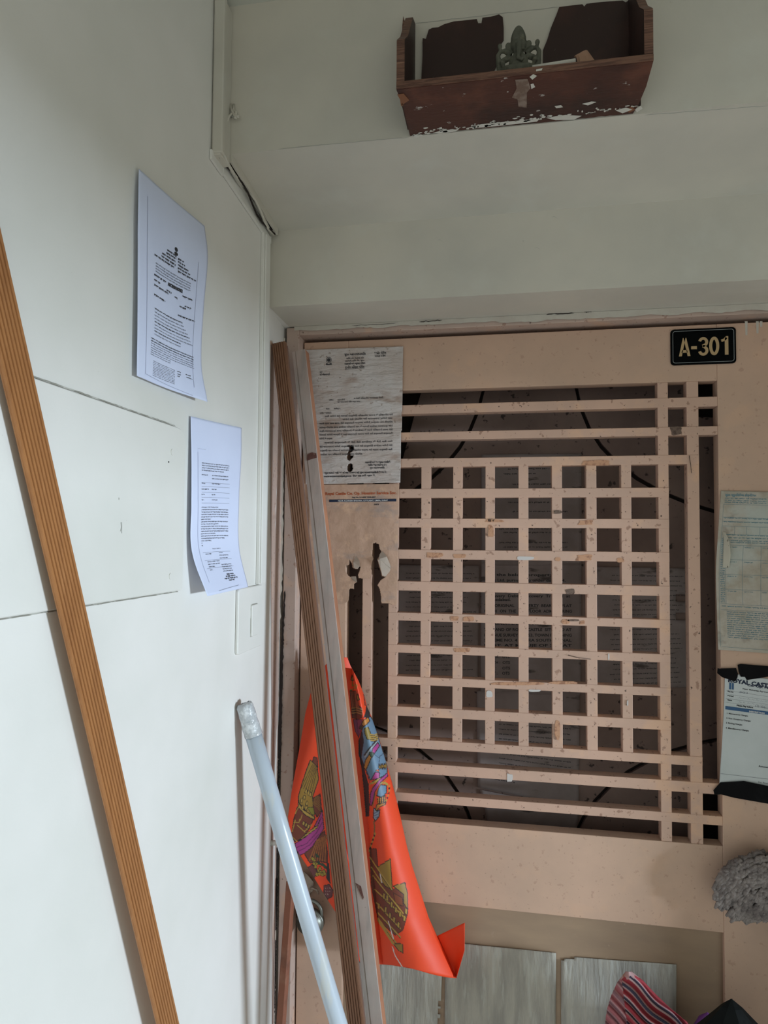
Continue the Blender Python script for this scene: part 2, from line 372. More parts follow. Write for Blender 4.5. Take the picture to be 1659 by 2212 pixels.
def vcrack(pts, w0, w1):
    vs = []; n = 70
    for i in range(n+1):
        t = i/n*(len(pts)-1); j = min(int(t), len(pts)-2); f_ = t-j; x = pts[j][0]*(1-f_)+pts[j+1][0]*f_; y = pts[j][1]*(1-f_)+pts[j+1][1]*f_
        q = pnoise(Vector((y*.09, 3, 1))); r = pnoise(Vector((y*.31, 7, 1))); w = max(.4, w0+(w1-w0)*i/n)*(1+.55*q+.35*r)
        if i in (0, n): w = .2
        vs += [onY(x+1.6*r-w/2, y, 1.3966), onY(x+1.6*r+w/2, y, 1.3966)]
    mesh('plaster_crack', vs, [[2*i, 2*i+1, 2*i+3, 2*i+2] for i in range(n)], M['dark'], frame)
vcrack([(615, 1275), (611, 1370), (609, 1420), (605, 1560), (602, 1640)], 3.5, 8)
vcrack([(602, 1640), (600, 1700), (599, 1790)], 3, 4)
vcrack([(598, 1830), (597, 1960), (596, 2010)], 6, 3)
vcrack([(596, 2030), (594, 2110), (590, 2215)], 3, 4)

# ================================================================ GRILLE DOOR
DY = 1.43; BT = .028
d1 = sroot('door_1', (.55, DY, 0))
DL, DR = .0255, 1.092; OL, OR, OB, OT = .1270, .8855, 1.0278, 1.943
box('left_stile', (DL, OL, DY, DY+.032, .02, 2.0575), M['door'], d1, .0012)
box('right_stile', (OR, DR, DY, DY+.032, .02, 2.0575), M['door'], d1, .0012)
box('top_rail', (OL, OR, DY+.0003, DY+.032, OT, 2.0575), M['door'], d1, .0012)
box('middle_rail', (OL, OR, DY+.0003, DY+.032, .863, OB), M['door'], d1, .0012)
box('bottom_rail', (OL, OR, DY+.0003, DY+.032, .02, .20), M['door'], d1, .0012)
box('lower_panel', (OL-.005, OR+.005, DY+.011, DY+.022, .19, .87), M['ply'], d1)
rows = [(1.8914, 1.911), (1.834, 1.8515), (1.7758, 1.7946), (1.7096, 1.7289), (1.6461, 1.6653), (1.5785, 1.5986), (1.5107, 1.5307), (1.4466, 1.4637), (1.3783, 1.3953), (1.3116, 1.3286), (1.2451, 1.2646), (1.1788, 1.1971), (1.1261, 1.1475), (1.0665, 1.0845)]
cols = [(.1632, .184), (.2204, .2395), (.2901, .3101), (.3583, .3781), (.4264, .446), (.4949, .5152), (.5628, .5834), (.6314, .652), (.7003, .7202), (.7722, .7923), (.8275, .8501)]
for i, (a, b) in enumerate(rows):
    x0, x1 = (OL, OR) if i in (0, 1, 12, 13) else ((cols[0][0], cols[10][1]) if i in (2, 11) else (cols[1][0], cols[9][1]))
    box('lattice_bar', (x0, x1, DY+random.uniform(0, .0006), DY+BT, a, b), M['bar'], d1, .0011)
for i, (a, b) in enumerate(cols):
    z0, z1 = (OB, OT) if i in (0, 1, 9, 10) else (rows[11][0], rows[2][1])
    box('lattice_bar', (a, b, DY+.0012+random.uniform(0, .0004), DY+BT-.001, z0, z1), M['bar'], d1, .0009)
# scraps of old tape and mud left on the bars
def blotch(cx, cy_, w, h, mm, seed, name='adhesive_residue'):
    pts = []
    for k in range(18):
        t = 2*math.pi*k/18; q = 1+.35*pnoise(Vector((math.cos(t)*1.4+seed, math.sin(t)*1.4, seed)))
        pts.append(onY(cx+w/2*math.copysign(abs(math.cos(t))**.6, math.cos(t))*q, cy_+h/2*math.copysign(abs(math.sin(t))**.6, math.sin(t))*q, DY-.0006))
    return prism(name, pts, (0, .0016, 0), mm, d1)
M['resid'] = mat('orange_residue', (.50, .27, .16), .7, [((.28, .13, .08), 90, .5, .62, .9)], .4, 200)
M['mud'] = mat('mud_nest', (.16, .11, .085), .95, [((.08, .05, .04), 120, .45, .6, .9)], .9, 200)
M['scrap'] = mat('paper_scrap', (.56, .52, .50), .7)
for a in ((938, 1199, 36, 11), (993, 1201, 30, 9), (1265, 1129, 31, 11), (1068, 1125, 40, 6), (1262, 1205, 34, 14), (1340, 1210, 14, 10), (982, 1336, 18, 10), (1012, 1337, 26, 10), (1222, 1343, 16, 10), (1258, 1345, 10, 8), (998, 1404, 40, 9), (1120, 1477, 110, 7), (1217, 1475, 60, 6), (1204, 1577, 12, 40), (1060, 1147, 12, 26), (1205, 1208, 12, 8), (1285, 1000, 60, 12)): blotch(*a, M['resid'], a[0]*.013)
for a in ((1460, 930, 26, 18), (1232, 1278, 20, 12), (1205, 1106, 16, 7), (1061, 1124, 14, 6), (1238, 1340, 30, 4)): blotch(*a, M['mud'], a[0]*.017, 'dried_mud')
for a in ((1135, 1206, 34, 8), (1057, 1499, 15, 14), (1155, 1492, 26, 5), (1101, 1680, 13, 17), (1315, 1419, 3, 15), (1356, 1519, 3, 12)): blotch(*a, M['scrap'], a[0]*.011, 'paper_scrap')
tube('bent_nail', [onY(1489, 984, DY-.002), onY(1492, 1005, DY-.003), onY(1494, 1022, DY-.003)], .0007, M['mud'], d1, 6)
tube('bent_nail', [onY(1227, 1415, DY-.002), onY(1250, 1421, DY-.003), onY(1276, 1424, DY-.001)], .0007, M['mud'], d1, 6)
# whitewash runs on the right stile
for x, h in ((1636, 26), (1612, 30), (1644, 12)):
    prism('whitewash_drip', [onY(x-3, 694, DY-.0004), onY(x+3, 694, DY-.0004), onY(x+2.5, 694+h, DY-.0004), onY(x-1.5, 694+h, DY-.0004)], (0, .001, 0), M['plasterwhite'], d1)

# ================================================================ INNER DOOR
IY = 1.56
d2 = sroot('door_2', (.55, IY, 0))
box('backing_board', (.0225, 1.095, IY+.014, IY+.04, .01, 2.06), M['dark'], d2)
def arc(a, c, b, n=10):
    a, c, b = Vector(a), Vector(c), Vector(b); return [tuple((1-t)**2*a+2*t*(1-t)*c+t*t*b) for t in [i/n for i in range(n+1)]]
TL = arc((.419, 1.970), (.372, 1.715), (.03, 1.655)); TR = arc((.624, 1.974), (.655, 1.705), (1.09, 1.650))
BL = arc((.03, 1.205), (.335, 1.185), (.400, .960)); BR = arc((.617, .965), (.70, 1.195), (1.09, 1.225))
g = .0035
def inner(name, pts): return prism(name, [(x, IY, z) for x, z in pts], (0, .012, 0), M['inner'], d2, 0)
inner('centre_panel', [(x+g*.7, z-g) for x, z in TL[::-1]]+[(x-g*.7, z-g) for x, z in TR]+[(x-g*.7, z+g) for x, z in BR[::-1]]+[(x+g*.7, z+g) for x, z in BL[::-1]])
inner('corner_panel', [(.300, 2.055), (.419-g, 2.055)]+[(x-g, z+g) for x, z in TL if z > 1.662]+[(.175, 1.70), (.225, 1.79), (.262, 1.93)])  # upper corners cut back; the dark backing stands in for corner shade
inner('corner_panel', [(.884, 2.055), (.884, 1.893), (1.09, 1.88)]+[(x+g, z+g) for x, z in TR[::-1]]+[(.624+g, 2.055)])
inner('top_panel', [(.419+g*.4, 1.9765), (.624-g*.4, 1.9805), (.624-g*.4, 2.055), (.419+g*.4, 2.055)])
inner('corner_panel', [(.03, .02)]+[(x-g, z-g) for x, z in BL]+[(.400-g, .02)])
inner('corner_panel', [(.884, .02), (.617+g, .02)]+[(x+g, z-g) for x, z in BR]+[(1.09, 1.085), (.884, 1.08)])  # cut back as well, black backing as the shade of the lower corner
inner('bottom_panel', [(.400+g*.4, .02), (.617-g*.4, .02), (.617-g*.4, .955), (.400+g*.4, .952)])
# papers stuck on the inner door
PY = IY-.003
def innerpaper(name, px, label, W, H, rows_, keep=None, big=None):
    S = flat(px, PY, W, H, wr=.0016, ws=16, sx=.5, seed=W*37+H*11)
    o = sheet(name, S, 26, 34, M['innerpaper'], None, keep); tag(o, label, 'paper')
    ik = Ink(S); rows_(ik) if callable(rows_) else None
    ik.out('printing', o); return o
def p_up(ik):
    for y, x, w in ((.034, .06, .09), (.045, .05, .07), (.068, .07, .10), (.078, .06, .12), (.098, .05, .13), (.108, .06, .10), (.128, .07, .12), (.150, .03, .15), (.158, .04, .15), (.166, .04, .14), (.174, .05, .12), (.196, .04, .15), (.206, .05, .14)): ik.scrawl('ink', x, y, w, .003, .002)
innerpaper('paper_notice', [(1040, 982), (1256, 980), (1040, 1222), (1256, 1222)], 'creased white notice stuck high on the inner door behind the lattice', .22, .245, p_up)
def p_big(ik):
    def L(py, txt, x0=1047, x1=1236, h=.0088):
        x = (x0-1040)/216*.22; y = (py-1216)/284*.30; ik.text('ink', txt, x, y, h, width=(x1-x0)/216*.22, bold=.0002)
    L(1244, 'To the below property in', 1052, 1210); L(1256, 'Bank Ltd. pursuant to order dated 24.', 1050, 1222)
    L(1290, 'Recovery  Debts  Recovery  Tribunal  at', 1050, 1232); L(1298, 'Ahmedabad.', 1050, 1105)
    L(1311, 'THE  ORIGINAL   PROPERTY  BEARING  FLAT'); L(1323, 'NO.301  ON  THE  3RD  FLOOR  ADMEASURING')
    L(1336, 'TOGETHER WITH UNDIVIDED SHARE IN'); L(1350, 'THE UNDIVIDED SHARE PROVIDED IN'); L(1363, 'THE LAND OF ROYAL CASTLE  SITUATED AT'); L(1375, 'REVENUE SURVEY NO. 53, TOWN PLANNING')
    L(1386, 'SCHEME NO. 4 (UMRA SOUTH), FINAL'); L(1397, 'PLOT, AT MOUJE OF SURAT'); L(1408, 'DISTRICT SURAT')
    for py, t in ((1422, 'NORTH :  OTS.'), (1434, 'SOUTH :  OTS'), (1446, 'EAST :     OTS'), (1457, 'WEST :    OTS')): L(py, t, 1050, 1104)
innerpaper('paper_notice', [(1040, 1216), (1256, 1217), (1038, 1500), (1254, 1500)], 'white notice in capital letters behind the middle of the lattice', .22, .30, p_big)
def p_rows(n, x0=.02, w=.16, h=.0024, gap=.011, y0=.02):
    def f(ik):
        for k in range(n): ik.scrawl('ink', x0+random.uniform(0, .01), y0+gap*k, w*random.uniform(.8, 1), h, .0018)
    return f
innerpaper('paper_notice', [(858, 1220), (1036, 1222), (858, 1468), (1032, 1466)], 'grey typed sheet behind the left side of the lattice', .19, .26, p_rows(21))
innerpaper('paper_notice', [(1288, 1224), (1492, 1228), (1288, 1508), (1490, 1500)], 'torn grey typed sheet behind the right side of the lattice', .21, .29, p_rows(24, .03), keep=lambda u, v: not (.84 < u < .95 and (.22 < v < .27 or .36 < v < .41)) and v < .93+.07*pnoise(Vector((u*8, 2, 0))))
innerpaper('paper_notice', [(1030, 1492), (1252, 1492), (1032, 1700), (1250, 1745)], 'pale typed letter behind the lower lattice, signed at its foot', .23, .26, lambda ik: ([ik.scrawl('ink', .05, .05+k*.0125, .16, .0026, .0019) for k in range(12)], ik.scrawl('ink', .04, .225, .03, .003, .002), ik.scrawl('ink', .04, .231, .045, .003, .002)))
innerpaper('paper_notice', [(1036, 1705), (1252, 1748), (1060, 1800), (1244, 1800)], 'crumpled blank sheet at the foot of the inner door', .21, .10, None)

# ================================================================ THINGS ON THE GRILLE DOOR
# number plate
c = [onY(1447, 714, DY-.003), onY(1587, 706, DY-.003), onY(1590, 785, DY-.003), onY(1449, 791, DY-.003)]
X0, X1, Z0, Z1 = .7972, .9205, 1.9762, 2.0492
def rrect(x0, x1, z0, z1, r, n=6):
    P = []
    for cx, cz, a in ((x1-r, z1-r, 0), (x0+r, z1-r, 90), (x0+r, z0+r, 180), (x1-r, z0+r, 270)):
        for k in range(n+1): t = math.radians(a+90*k/n); P.append((cx+r*math.cos(t), cz+r*math.sin(t)))
    return P
pl = empty('door_number_plate', ((X0+X1)/2, DY, Z0), 'black plate reading A-301 in gold letters at the top right of the door', 'sign')
prism('plate', [(x, DY-.0005, z) for x, z in rrect(X0, X1, Z0, Z1, .007)], (0, -.003, 0), M['plate'], pl, .0005)
P1 = rrect(X0+.0038, X1-.0038, Z0+.0038, Z1-.0038, .005); P2 = rrect(X0+.0046, X1-.0046, Z0+.0046, Z1-.0046, .0045); k = len(P1)
o = mesh('border_line', [(x, DY-.0039, z) for x, z in P1+P2], [[i, (i+1) % k, k+(i+1) % k, k+i] for i in range(k)], M['silverline'], pl)
SP = Surf([[(X0, DY-.0036, Z1), (X1, DY-.0036, Z1)], [(X0, DY-.0036, Z0), (X1, DY-.0036, Z0)]], X1-X0, Z1-Z0)
def strokes(bm, pts, w, closed=False):
    """flat ribbon of width w along pts, in plate millimetres"""
    n = len(pts); L_ = []; R_ = []
    for i, p in enumerate(pts):
        a_ = pts[i-1] if (i or closed) else p; b_ = pts[(i+1) % n] if (i < n-1 or closed) else p
        dx, dy = b_[0]-a_[0], b_[1]-a_[1]; l = math.hypot(dx, dy) or 1; L_.append((p[0]-dy/l*w/2, p[1]+dx/l*w/2)); R_.append((p[0]+dy/l*w/2, p[1]-dx/l*w/2))
    P_ = lambda q: bm.verts.new((X0+q[0]/1000, DY-.0036, Z0+q[1]/1000))
    l_ = [P_(q) for q in L_]; r_ = [P_(q) for q in R_]
    for i in range(n if closed else n-1): j = (i+1) % n; bm.faces.new([l_[i], l_[j], r_[j], r_[i]])
def oval(cx, cz, rx, rz, a0, a1, n=16): return [(cx+rx*math.cos(math.radians(a0+(a1-a0)*i/n)), cz+rz*math.sin(math.radians(a0+(a1-a0)*i/n))) for i in range(n+1)]
bm = bmesh.new(); B_, T_ = 17.5, 54.5
for q in ([(15.5, B_), (21, B_), (28.3, T_), (23.2, T_)], [(37.5, B_), (32, B_), (24.6, T_), (29.8, T_)], [(20.4, 24.5), (32.2, 24.5), (31.2, 29.8), (21.6, 29.8)], [(38.8, 31), (49.6, 31), (49.6, 37), (38.8, 37)], [(102, B_), (108.6, B_), (108.6, T_+.3), (104.6, T_+.3), (102, T_-4)]):
    bm.faces.new([bm.verts.new((X0+a_/1000, DY-.0036, Z0+b_/1000)) for a_, b_ in q])
strokes(bm, [(105.0, T_-2.5), (101.2, T_-6.8), (95.6, T_-8.6)], 5.0)
strokes(bm, oval(61.6, 44.8, 6.6, 7.2, 165, -60)[:-1]+[(63.4, 38.0), (60.4, 36.8)], 5.6)
strokes(bm, [(60.4, 36.4), (63.4, 35.8)]+oval(61.6, 27.5, 6.9, 7.6, 62, -168), 5.6)
strokes(bm, oval(82.2, 36, 6.6, 15.9, 0, 360, 32)[:-1], 5.7, True)
r_ = bmesh.ops.extrude_face_region(bm, geom=bm.faces[:]); bmesh.ops.translate(bm, vec=(0, -.0008, 0), verts=[g_ for g_ in r_['geom'] if isinstance(g_, bmesh.types.BMVert)])
o = bmobj('lettering', bm, M['gold'], pl); o['kind'] = 'stuff'
for x in (X0+.0075, X1-.0075): tube('fixing_pin', [(x, DY-.0034, (Z0+Z1)/2+.004), (x, DY-.0042, (Z0+Z1)/2+.004)], .0018, M['plate'], pl, 10)

# stained municipal notice
SN = flat([(659, 757), (873, 748.5), (661, 1046), (868, 1043)], DY-.0015, .212, .297, wr=.0046, ws=17, sx=.40, seed=3)
def cpoly(P, s, ox, oy): return [(x/s+ox, y/s+oy) for x, y in P]
H1 = cpoly([(580, 855), (630, 848), (690, 858), (714, 885), (712, 930), (680, 968), (650, 990), (655, 1028), (714, 1036), (690, 1085), (635, 1132), (610, 1110), (588, 1080), (600, 1010), (612, 965), (640, 930), (630, 890)], 8.295, 680, 860)
H2 = cpoly([(620, 1185), (665, 1170), (695, 1200), (692, 1240), (703, 1268), (668, 1325), (640, 1332), (595, 1290), (598, 1230)], 8.295, 680, 860)
def px_of(u, v, tl, tr, bl, br): return ((tl[0]*(1-u)+tr[0]*u)*(1-v)+(bl[0]*(1-u)+br[0]*u)*v, (tl[1]*(1-u)+tr[1]*u)*(1-v)+(bl[1]*(1-u)+br[1]*u)*v)
def kn(u, v):
    x, y = px_of(u, v, (659, 757), (873, 748.5), (661, 1046), (868, 1043))
    if inpoly(x, y, H1) or inpoly(x, y, H2): return False
    if u > .985 and v > .62: return False
    return u < .995-.012*abs(pnoise(Vector((v*9, 3, 1))))
nt_ = sheet('stained_notice', SN, 150, 200, M['notice'], None, kn); tag(nt_, 'water-stained printed notice with a round emblem, torn holes, top left of the door', 'paper')
ik = Ink(SN, .0009)
def PXN(x, y): return ((x-659)/213*.212, (y-752)/293*.297)   # photograph pixels on this sheet -> millimetres
def tN(t, x, y, w, size=.0066, b=.00012): X, Y_ = PXN(x, y); ik.text('ink', t, X, Y_, size, width=w/213*.212, bold=b)
tN('સુરત મહાનગરપાલિકા', 746, 768, 46, .0068, .0002); tN('સાઉથ ઝોન (અઠવા) ઝોન', 750, 776, 38, .005); tN('તાડવાડી, રાંદેર રોડ, સુરત', 747, 781, 42, .004); tN('આકારણી અને વસુલાત વિભાગ', 746, 787.5, 45, .005, .0002); tN('દંડનીય મિલકત નોટીસ', 747, 796, 42, .0075, .0002)
ik.rect('ink', *PXN(747, 797), .0425, .0005)
tN('જાહેર નોટીસ', 810, 767, 25, .0066, .0002); ik.rect('ink', *PXN(810, 768.5), .025, .0004); tN('અગત્ય નોટીસ', 811, 773, 23, .0045, .0002)
tN('પ્રતિ,', 692, 803, 6, .004); tN('શ્રી મિલકતદારશ્રી', 692, 809, 22, .005, .0002); ik.rect('ink', *PXN(765, 809), .008, .0004)
cx_, cy0 = PXN(712, 776)
ring = [(cx_+.0062*math.cos(a*math.pi/12), cy0+.0062*math.sin(a*math.pi/12)) for a in range(24)]; ri = [(cx_+.0052*math.cos(a*math.pi/12), cy0+.0052*math.sin(a*math.pi/12)) for a in range(24)]
for a in range(24): ik.poly('ink', [ring[a], ri[a], ri[(a+1) % 24], ring[(a+1) % 24]])
ik.poly('ink', [(cx_+.0039*math.cos(a*math.pi/8), cy0+.0039*math.sin(-a*math.pi/8)) for a in range(16)])
ik.poly('ink', [(cx_-.0055, cy0+.0065), (cx_-.0068, cy0+.011), (cx_+.0068, cy0+.011), (cx_+.0055, cy0+.0065), (cx_, cy0+.0088)])
tN('વિષય :', 712, 865, 13, .004); tN('આપશ્રીની', 731, 865, 16, .004); tN('ના બાકી મિલકતવેરા ભરવાપાત્ર વેરાની', 766, 863, 64, .0045)
tN('રકમ ભરવા બાબતે નોટીસ મળ્યા બાબત.', 731, 870, 50, .0045); tN('સંદર્ભ :', 706, 884, 9, .0042); tN('ટેનામેન્ટ નં.', 723, 884, 15, .004); tN('સવિનય  જણાવવાનું કે,', 692, 893, 26, .0042)
for y, x, w in ((900.5, 703, 148), (908, 742, 108), (916, 691, 160), (924.5, 691, 160), (932.5, 691, 160), (940.5, 691, 160), (949, 691, 29), (958, 702, 149), (966.5, 691, 160), (975, 691, 160), (983.5, 692, 94)):
    X, Y_ = PXN(x, y); words_ = ['મિલકતવેરા', 'અંગેની', 'ભરવાપાત્ર', 'રકમ', 'આપના', 'નામે', 'નોંધાયેલ', 'મિલકતનો', 'બાકી', 'વેરો', 'તાત્કાલિક', 'ભરપાઈ', 'કરવા', 'જણાવવામાં', 'આવે', 'છે', 'અન્યથા', 'કાયદેસર', 'કાર્યવાહી', 'થશે']
    nW = max(3, int(w/14)); ik.text('ink', ' '.join(random.choice(words_) for _ in range(nW)), X, Y_, .0048, width=w/213*.212, bold=.00012)
for y, x, w, t in ((1002, 792, 55, 'આકારણી અને વેરા વસુલાત અધિકારી'), (1008, 799, 40, 'સાઉથ વેસ્ટ (અઠવા) ઝોન'), (1014, 803, 32, 'સુરત મહાનગરપાલિકા'), (1023.5, 701, 138, 'વધુમાં આપનો બાકી વેરો ઓનલાઈન ભરવા માટે સુરત મહાનગરપાલિકાની વેબસાઈટ'), (1030.5, 701, 114, 'www.suratmunicipal.gov.in  ઉપર પણ ભરી શકાય છે.')): tN(t, x, y, w, .005, .00022)
ik.out('printing', nt_)
def keepink(o_, tests):
    pass

# tan society letter, torn away at the bottom
TLp = [(668, 1048), (862.5, 1045), (668, 1312), (858, 1312)]
ST = flat(TLp, DY-.0012, .195, .27, wr=.0032, ws=14, seed=9)
TORN = cpoly([(-400, -900), (1560, -900), (1560, 1300), (1495, 1440), (1410, 1472), (1340, 1440), (1200, 1440), (1190, 1280), (1170, 1180), (1132, 1110), (1190, 1020), (1280, 965), (1210, 950), (1195, 880), (1168, 790), (1130, 650), (1170, 590), (1203, 510), (1165, 460), (1162, 380), (1115, 372), (1105, 340), (1090, 362), (1050, 370), (1048, 480), (1025, 500), (1030, 560), (1062, 640), (1030, 720), (1012, 820), (1033, 850), (1010, 930), (1000, 992), (850, 992), (800, 985), (785, 930), (815, 860), (830, 780), (795, 780), (770, 825), (720, 818), (690, 800), (682, 740), (655, 690), (632, 660), (632, 740), (600, 762), (575, 735), (565, 860), (600, 930), (640, 962), (738, 952), (760, 1060), (715, 1090), (712, 1180), (655, 1170), (630, 1190), (625, 1300), (612, 1400), (540, 1440), (430, 1446), (-400, 1446)], 8.295, 680, 1130)
TORN = [((x-668)*1.0+668, y) for x, y in TORN]
lt = sheet('society_letter', ST, 200, 270, M['tanpaper'], None, lambda u, v: inpoly(*px_of(u, v, *TLp), TORN)); tag(lt, 'tan letterhead sheet with ragged torn holes below the stained notice', 'paper')
ik = Ink(ST, .0008)
def PXT(x, y): return ((x-668)/194*.195, (y-1046.5)/266*.27)
def tT(m, t, x, y, w, size, b=0): X, Y_ = PXT(x, y); ik.text(m, t, X, Y_, size, width=w/194*.195, bold=b)
tT('orangeink', 'Royal Castle Co. Op. Housing Service Soc.', 704, 1069, 153, .0088, .0003)
tT('ink', 'Reg. No. S-1-0000 YEAR-2007', 763, 1076, 50, .0035, .0002)
ik.rect('navy', *PXT(713, 1079), .1445, .0058); tT('whiteink', 'NEAR AGARSEN BHAVAN, CITYLIGHT, UMRA, SURAT', 732, 1083.5, 107, .0042, .0001); tT('ink', 'DATE', 810, 1092, 10, .0035, .0002)
ik2 = ik.v.pop('whiteink'), ik.f.pop('whiteink'); ik.out('printing', lt)
mesh('printing', [v+Vector((0, -.0003, 0)) for v in ik2[0]], ik2[1], M['whiteink'], lt)['kind'] = 'stuff'
def tornpx(pts, d=.003): return [onY(x/8.295+680, y/8.295+1130, DY-.002-dd) for x, y, dd in pts]
prism('torn_flap', tornpx([(1160, 560, .001), (1215, 500, .004), (1290, 600, .006), (1350, 740, .004), (1365, 820, .001), (1250, 720, .008), (1150, 645, .010)]), (0, -.0003, 0), M['tanback'], lt)
prism('torn_flap', tornpx([(1128, 655, .012), (1180, 660, .012), (1360, 820, .003), (1340, 870, .002), (1270, 955, .002), (1210, 940, .005), (1190, 850, .008)]), (0, -.0003, 0), M['tanback'], lt)
prism('torn_flap', tornpx([(640, 962, .001), (738, 952, .004), (758, 1060, .006), (690, 1030, .003)]), (0, -.0003, 0), M['tanback'], lt)
prism('torn_flap', tornpx([(740, 590, .003), (800, 680, .006), (805, 775, .004), (770, 822, .004), (700, 805, .003), (690, 700, .002)]), (0, -.0003, 0), M['tanback'], lt)

# blue-ruled meter form on the right stile
FP = [(1556, 1060), (1668, 1063), (1551, 1403), (1668, 1412)]
tl, tr, bl, br = [onY(x, y, DY-.0015) for x, y in FP]
def wob(y, dx): return onY(1553+dx, y, DY-.0015)
SFm = Surf([[onY(1557, 1060, DY-.0015), onY(1670, 1063, DY-.0015)], [onY(1551, 1146, DY-.0015), onY(1670, 1150, DY-.0015)], [onY(1546, 1232, DY-.0025), onY(1670, 1237, DY-.0015)], [onY(1548, 1318, DY-.002), onY(1670, 1325, DY-.0015)], [onY(1551, 1403, DY-.0015), onY(1670, 1412, DY-.0015)]], .105, .32, wr=.0022, ws=14, seed=5)
fm = sheet('ruled_form', SFm, 60, 150, M['form'], None); tag(fm, 'stained form ruled in blue boxes on the right stile of the door', 'paper')
ik = Ink(SFm, .0008); W_, H_ = .105, .32
def f_y(y): return (y-1060)/345*H_
def f_x(x): return (x-1551)/119*W_
ik.text('bluelink', 'સુરત મ્યુનિસિપલ કોર્પોરેશન', f_x(1561), f_y(1071), .0062, width=.062, bold=.0002)
for y in (1077, 1082, 1086): ik.scrawl('bluelink', f_x(1561), f_y(y), .082, .0022, .0016)
L_ = lambda x0, y0, x1, y1, t=.0004: ik.line('bluelink', f_x(x0), f_y(y0), f_x(x1), f_y(y1), t)
for y in (1089, 1117, 1126, 1136, 1154, 1177, 1208, 1240, 1272, 1304, 1317, 1398): L_(1559, y, 1668, y)
L_(1559, 1089, 1556, 1398)
for x, a, b in ((1586, 1136, 1154), (1612, 1136, 1154), (1641, 1136, 1154), (1571, 1160, 1304), (1606, 1177, 1304), (1644, 1177, 1304)): L_(x, a, x, b)
for y in (1120, 1128, 1156, 1162, 1168, 1172, 1310): ik.scrawl('bluelink', f_x(1562), f_y(y), .085, .0022, .0016)
for k in range(13): ik.scrawl('bluelink', f_x(1572), f_y(1322+k*4.6), .085, .0022, .0015)
for y in range(1165, 1302, 4): ik.scrawl('bluelink', f_x(1560), f_y(y), .008, .0022, .0014)
for y in (1180, 1212, 1243, 1275):
    for x in (1575, 1609, 1647): ik.scrawl('bluelink', f_x(x), f_y(y+2), .016, .0018, .0015)
ik.out('printing', fm)
cs = Surf([[onY(1561, 1148, DY-.004), onY(1567, 1150, DY-.010)], [onY(1563, 1166, DY-.006), onY(1575, 1170, DY-.018)], [onY(1562, 1195, DY-.006), onY(1578, 1200, DY-.018)], [onY(1561, 1226, DY-.004), onY(1575, 1226, DY-.012)]], .02, .08)
M['curl'] = mat('mouldy_label', (.50, .47, .38), .7, [((.06, .045, .03), 160, .64, .67, .95)], .2)
sheet('curled_strip', cs, 8, 20, M['curl'], fm)

# maintenance bill and its black tape
SB = Surf([[onY(1566, 1452, DY-.0015), onY(1672, 1468, DY-.0015)], [onY(1562, 1560, DY-.0015), onY(1672, 1574, DY-.0015)], [onY(1553, 1705, DY-.0015), onY(1672, 1722, DY-.0015)]], .105, .235, wr=.0008, ws=10, seed=12)
bl_ = sheet('maintenance_bill', SB, 30, 60, M['bill'], None); tag(bl_, 'clean pale blue bill headed ROYAL CASTLE between black tape pieces', 'paper')
ik = Ink(SB, .0007)
def b_x(x): return (x-1562)/110*.105
def b_y(y, x=1562): return (y-(x-1562)*.14-1453)/250*.235
def bt(m, t, x, y, w, size, b=0): ik.text(m, t, b_x(x), b_y(y, x), size, width=w/110*.105, bold=b)
bt('navy', 'ROYAL CASTLE', 1569, 1477, 104, .0135, .0007); bt('navy', 'Co. Op. Housing', 1612, 1486.5, 74, .0075, .0004); bt('ink', 'Near Maharaja Agrasen Bhavan', 1602, 1496, 76, .0042, .0001)
ik.rect('blueband', b_x(1572), b_y(1479, 1572), .0045, .0165); ik.rect('blueband', b_x(1578), b_y(1480, 1578), .0042, .0160)
for y in (1499, 1508.5, 1520, 1530): ik.line('navy', b_x(1565), b_y(y), b_x(1672), b_y(y+2), .0003)
for y, t, h in ((1504, 'Flat No.', '301'), (1515, 'Period', ''), (1526, 'Name', '')):
    bt('ink', t, 1569, y, 13 if t != 'Name' else 10, .0042, .0002)
    x = 1592
    if h: bt('greyink', h, 1594, y+1.5, 18, .006)
    else:
        for k in range(7):
            X = b_x(1594+k*9.5); Y_ = b_y(y+1); hh = random.uniform(.002, .0042)
            ik.line('greyink', X, Y_, X+.002, Y_-hh, .0003); ik.line('greyink', X+.002, Y_-hh, X+.004, Y_, .0003); ik.line('greyink', X+.004, Y_-.001, X+.007, Y_-.0016, .0003)
bt('ink', 'Please Pay before', 1590, 1540, 36, .0045, .0003); bt('greyink', '15-06-25', 1629, 1542, 36, .007)
ik.rect('blueband', b_x(1565), b_y(1539.8), b_x(1672)-b_x(1565), .0078)
for y, t, w in ((1559, '1. Maintenance Charges', 46), (1570, '2. Non Occupancy Charges', 53), (1580.5, '3. Parking Charges', 35), (1591, '4. Miscellaneous Charges', 50)): bt('ink', t, 1568, y, w, .0042, .0001)
bt('ink', 'Amount in Rs.', 1640, 1664, 40, .0042, .0001); ik.line('navy', b_x(1556), b_y(1674), b_x(1672), b_y(1672), .0003); bt('ink', 'For, Royal Castle', 1640, 1692, 34, .004)
ik.out('printing', bl_)
S2 = Ink(SB, .0011); S2.text('whiteink', 'DESCRIPTION', b_x(1617), b_y(1554.5, 1617), .0045, width=.032, bold=.0002); S2.out('printing', bl_)
def tapepiece(pts, label):
    o = prism('black_tape', [onY(x, y, DY-.003-random.uniform(0, .002)) for x, y in pts], (0, -.0006, 0), M['blacktape']); tag(o, label, 'tape', 'black tape holding the bill'); return o
tapepiece([(1550, 1443), (1554, 1444), (1590, 1443), (1594, 1455), (1593, 1463), (1588, 1472), (1560, 1463), (1549, 1454)], 'short piece of black tape at the top left corner of the bill')
